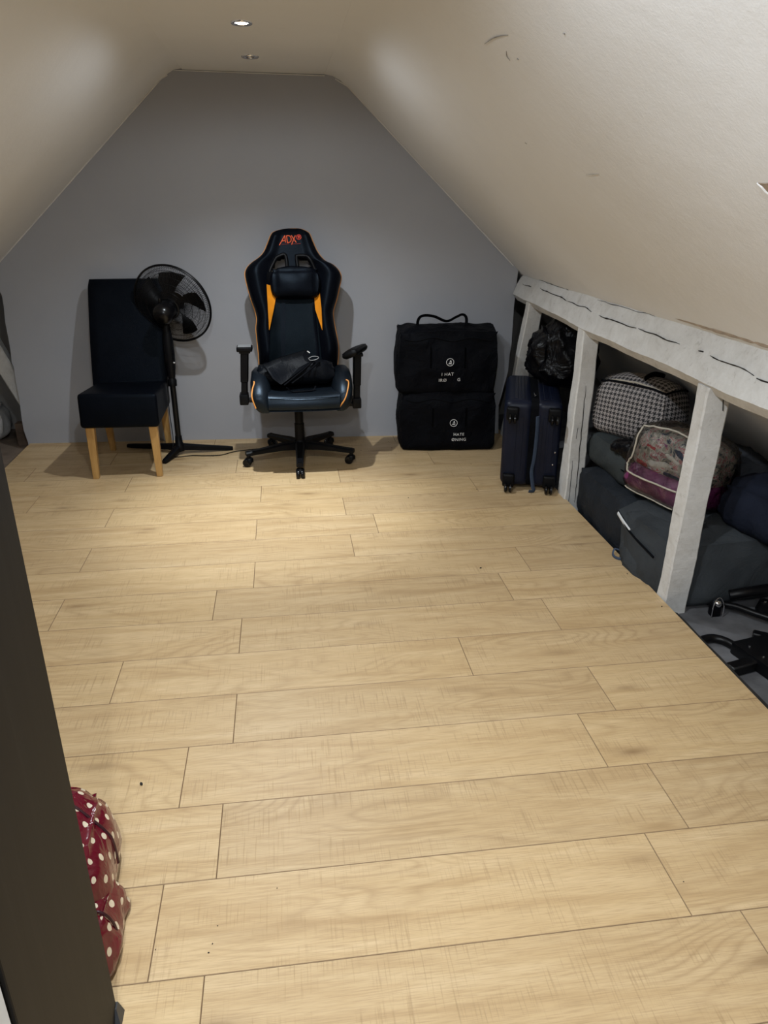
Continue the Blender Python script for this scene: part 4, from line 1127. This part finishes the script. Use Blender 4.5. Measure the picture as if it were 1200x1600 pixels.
# clear vinyl bag with fabrics in it
CM_ = T(1.700, 2.945, .235, 14, 0, 8)
clr = thing('clear_storage_bag', 'clear vinyl zip bag packed with patterned cloth and a purple cushion', 'bag', CM_.translation)
CO = CM_.translation.copy()
def cq(x, y, z): return CM_ @ V((x, y, z))
b = BM(); softbox(b, (.31, .40, .335), (16, 20, 16), .06, .012, .008, 8, 91, CM_, .04, .03, .008); cov = obj('vinyl_cover', b, 'vinyl', clr, 60)
b = BM(); softbox(b, (.275, .362, .20), (16, 18, 12), .05, .010, .010, 9, 92, CM_ @ Matrix.Translation((.004, 0, .115)), .06, .02, .010); pc_ = obj('patterned_cloth', b, 'floral', clr, 60)
b = BM(); softbox(b, (.292, .380, .135), (16, 20, 10), .055, .008, .008, 9, 93, CM_ @ Matrix.Translation((-.001, .002, .010)), 0, 0, .008); obj('purple_cushion', b, 'purple', clr, 60)
bpy.context.view_layer.update(); dg_ = bpy.context.evaluated_depsgraph_get(); bvc = BVHTree.FromObject(cov, dg_); bvp = BVHTree.FromObject(pc_, dg_)
for pts, w, mt_ in ([((-.14, -.16, .165), (-.14, -.06, .185), (-.14, .02, .172), (-.14, .08, .165)), .020, 'cream'], [((-.14, -.14, .205), (-.14, -.06, .225), (-.14, .0, .225)), .013, 'cream'], [((-.14, .03, .235), (-.14, .09, .24)), .013, 'red'], [((-.14, .06, .15), (-.14, .13, .155)), .018, 'red'], [((-.14, -.16, .22), (-.14, -.11, .25), (-.14, -.06, .262)), .016, 'darkblue'], [((-.14, -.15, .140), (-.14, -.05, .145)), .014, 'darkblue'], [((-.14, -.02, .265), (-.14, .05, .275)), .012, 'purple']):
    P = hug(bvp, CO, [cq(*p) for p in pts], -w * .62, 5); P = [p + noise.noise_vector(p * 40) * .006 for p in P]; b = BM(); tube(b, P, [max(.002, w * math.sin(math.pi * (i + .7) / (len(P) + .4)) ** .7) for i in range(len(P))], 8, flat=None); obj('cloth_fold', b, mt_, clr, 60)
fr_ = [(-.16, .150, .335), (-.17, .148, .25), (-.17, .150, .165), (-.17, .172, .15), (-.17, .176, .115), (-.17, .150, .095), (-.17, 0, .10), (-.17, -.17, .105)]
b = BM(); tube(b, hug(bvc, CO, [cq(*p) for p in fr_], .002, 5), .0042, 6); obj('edging_tape', b, 'tape', clr, 50)
b = BM(); tube(b, hug(bvc, CO, [cq(-.15, .16, .335), cq(-.12, .0, .345), cq(-.12, -.17, .34)], .002, 8), .0042, 6); obj('edging_tape', b, 'tape', clr, 50)
b = BM(); tube(b, hug(bvc, CO, [cq(-.155, .16, .015), cq(-.158, .0, .012), cq(-.155, -.16, .015)], .002, 8), .003, 6); obj('edging_tape', b, 'tape', clr, 50)
# dark cloth bag right of the timber post
sack('cloth_bundle', 'dark navy cloth bundle on the slate grey storage bag', 'bag', (.30, .34, .21), T(1.955, 2.60, .212, 12), 'navy_cloth', 95, (14, 14, 10), .09, .02, .015, 7, .012)
# crinkled plastic wrap poking out under the houndstooth bag
b = BM(); softbox(b, (.10, .22, .055), (10, 18, 6), .022, .006, .014, 16, 99, T(1.615, 3.22, .362, 6), 0, 0, .012); tag(obj('plastic_wrapping', b, 'binbag', None, 60, org=(1.615, 3.22, .362)), 'crinkled dark plastic wrapping under the houndstooth bag', 'wrapping')

# folded black metal frame with feet on the eaves floor
FR = V((1.66, 2.15, -.07))
fra = thing('exercise_frame', 'black tubular metal frame with a chrome clip on the grey eaves floor', 'frame', FR)
P = [G(px, py, .0) for px, py in [(1088, 1003), (1098, 994), (1115, 991), (1135, 996), (1155, 1008), (1172, 1022)]]
P = [V((p.x + .035, p.y + .05, -.052)) for p in P]
b = BM(); tube(b, smooth_path(P, 8), .0165, 12); obj('curved_tube', b, 'metal_black', fra, 60)
b = BM(); c = P[-1]; box(b, c.x - .02, c.x + .20, c.y - .14, c.y + .07, -.07, -.018, .008, 2, Matrix.Translation(c) @ Matrix.Rotation(R(12), 4, 'Z') @ Matrix.Translation(-c)); brk = obj('bracket', b, 'metal_black', fra, 40)
for dx, dy in ((.01, .02), (.02, -.05), (.10, .03), (.05, -.10)):
    b = BM(); lathe(b, [(0, .006), (.004, .005), (.005, 0)], c + V((dx, dy, .034)), seg=8); obj('bolt', b, 'chrome', brk, 40)
p0 = G(1145, 1046, -.05); b = BM(); box(b, p0.x - .02, p0.x + .36, p0.y - .022, p0.y + .022, -.07, -.028, .005, 1, Matrix.Translation(p0) @ Matrix.Rotation(R(14), 4, 'Z') @ Matrix.Translation(-p0)); obj('foot_bar', b, 'metal_black', fra, 40)
p1 = G(1188, 1000, -.05); b = BM(); box(b, p1.x - .03, p1.x + .25, p1.y - .02, p1.y + .02, -.07, -.02, .005, 1, Matrix.Translation(p1) @ Matrix.Rotation(R(-35), 4, 'Z') @ Matrix.Translation(-p1)); obj('cross_bar', b, 'metal_black', fra, 40)
P = smooth_path([G(1122, 943, -.04), G(1150, 948, -.03), G(1178, 958, -.03), G(1215, 970, -.03)], 5); b = BM(); tube(b, P, .014, 10); obj('long_tube', b, 'metal_black', fra, 60)
P = smooth_path([G(1140, 930, .0), G(1170, 925, .02), G(1215, 918, .03)], 5); b = BM(); tube(b, P, .022, 10); obj('upper_tube', b, 'metal_black', fra, 60)
c = G(1117, 955, -.05); b = BM(); box(b, c.x - .02, c.x + .02, c.y - .015, c.y + .02, -.07, -.015, .008, 2); obj('clip_block', b, 'plastic', fra, 40)
b = BM(); lathe(b, [(0, .018), (.010, .016), (.017, .008), (.018, 0), (0, 0)], c + V((.004, 0, .035)), (-.2, -.5, .8), 14); obj('chrome_cap', b, 'chrome', fra, 50)
b = BM(); tube(b, smooth_path([c + V((-.024, -.02, -.015)), c + V((-.022, -.018, .03)), c + V((-.008, -.01, .062)), c + V((.012, -.008, .062)), c + V((.026, -.014, .03)), c + V((.024, -.018, -.015))], 6), .0022, 6); obj('chrome_clip', b, 'chrome', fra, 50)
p2 = G(1196, 935, .0); b = BM(); lathe(b, [(0, .0), (.028, .0), (.030, .02), (.02, .06), (0, .06)], V((p2.x, p2.y, -.07)), seg=14); ft = obj('knob', b, 'plastic_gloss', fra, 40)
b = BM(); lathe(b, [(0, .006), (.005, .004), (.006, 0)], V((p2.x - .005, p2.y - .01, -.010)), seg=8); obj('bolt', b, 'chrome', ft, 40)

# ================================================================== DARK CABINET, PARTITION, POLKA DOT BAG
CB = V((-.80, .88, 0))
cab = thing('cabinet', 'tall dark brown wood-grain cabinet at the edge of the wooden floor', 'cabinet', CB)
X0, X1, Y0, Y1, Z1 = -1.18, -.398, .712, 1.050, 1.45
b = BM(); box(b, X1 - .02, X1, Y0, Y1, .0, Z1, .0015, 1); obj('end_panel', b, 'cabinet', cab)
b = BM(); box(b, X0, X0 + .02, Y0, Y1, .0, Z1, .0015, 1); obj('end_panel', b, 'cabinet', cab)
b = BM(); box(b, X0 + .02, X1 - .02, Y0, Y0 + .012, .0, Z1); obj('back_panel', b, 'cabinet', cab)
b = BM(); box(b, X0 + .02, X1 - .02, Y0 + .012, Y1, Z1 - .02, Z1); obj('top', b, 'cabinet', cab)
b = BM(); box(b, X0 + .02, X1 - .02, Y0 + .012, Y1 - .02, .06, .08); obj('bottom', b, 'cabinet', cab)
for i, z in enumerate((.40, .75, 1.10)):
    b = BM(); box(b, X0 + .02, X1 - .02, Y0 + .012, Y1 - .03, z, z + .018); obj('shelf', b, 'cabinet', cab)
b = BM(); box(b, X0 + .02, X1 - .02, Y1 - .03, Y1 - .012, 0, .06); obj('plinth', b, 'cabinet', cab)
b = BM(); hexa(b, [(X1 - .004, Y1 - .03, 0), (X1 + .012, Y1 - .03, 0), (X1 + .012, Y1 + .006, 0), (X1 - .004, Y1 + .006, 0)], [(X1 - .004, Y1 - .012, .03), (X1 + .003, Y1 - .012, .03), (X1 + .003, Y1 + .004, .03), (X1 - .004, Y1 + .004, .03)]); obj('corner_foot', b, 'cabinet_foot', cab)
bm = BM(); box(bm, -1.35, -.402, .50, .708, -.01, 1.40, .004, 1); struct('wall_partition', bm, 'stub')

PB = V((-.56, 1.34, 0))
pol = thing('oilcloth_bag', 'glossy maroon oilcloth bag with white polka dots slumped behind the dark cabinet', 'bag', PB)
b = BM(); softbox(b, (.30, .34, .235), (20, 24, 16), .085, .014, .008, 6, 103, T(-.600, 1.335, .0, 4), .13, .02, .004); body = obj('body', b, 'polka', pol, 70)
bpy.context.view_layer.update()
bv_ = BVHTree.FromObject(body, bpy.context.evaluated_depsgraph_get())
def pol_ring(y, lift):
    P = []
    for a in range(0, 181, 9):
        d = V((math.cos(R(a)), 0, math.sin(R(a)))); o_ = V((-.600, y + .03 * math.cos(R(a)) * -1, .08)); h = bv_.ray_cast(o_ + d * .5 - PB, -d)
        if h[0] is not None: P.append(h[0] + PB + d * lift)
    return P
b = BM(); tube(b, pol_ring(1.385, .0), .0042, 8); obj('binding', b, 'polka_seam', body, 60)
b = BM(); softbox(b, (.055, .20, .115), (12, 18, 10), .024, .006, .010, 12, 107, T(-.448, 1.205, 0, -4, 0, -6), .15, 0, .010); fp = obj('side_pocket', b, 'polka', pol, 70)
b = BM(); tube(b, smooth_path([(-.468, 1.19, .118), (-.445, 1.188, .123), (-.424, 1.19, .09), (-.416, 1.19, .03)], 6), .003, 6); obj('binding', b, 'polka_seam', fp, 60)

# ================================================================== CRUMBS ON THE FLOOR
random.seed(21)
for (px, py, s) in [(751, 888, .006), (221, 1226, .007), (638, 778, .004), (745, 765, .004), (736, 725, .003), (607, 690, .003), (612, 700, .003), (564, 704, .004), (980, 897, .004), (1034, 948, .004), (326, 1489, .0025), (332, 1475, .0022), (243, 1484, .002), (433, 1388, .0018), (863, 1035, .002), (333, 713, .003), (830, 772, .003), (1068, 1378, .002), (340, 1447, .0018)]:
    p = G(px, py); b = BM(); bmesh.ops.create_icosphere(b, subdivisions=1, radius=s, matrix=Matrix.Translation((p.x, p.y, s * .45)) @ Matrix.Rotation(random.random() * 3, 4, 'Z') @ Matrix.Diagonal((1, .6, .5, 1)))
    tag(obj('crumb', b, 'crumb', None, None, org=(p.x, p.y, 0)), 'tiny black crumb lying on the pale wooden floor', 'crumb', 'crumbs on the floor')
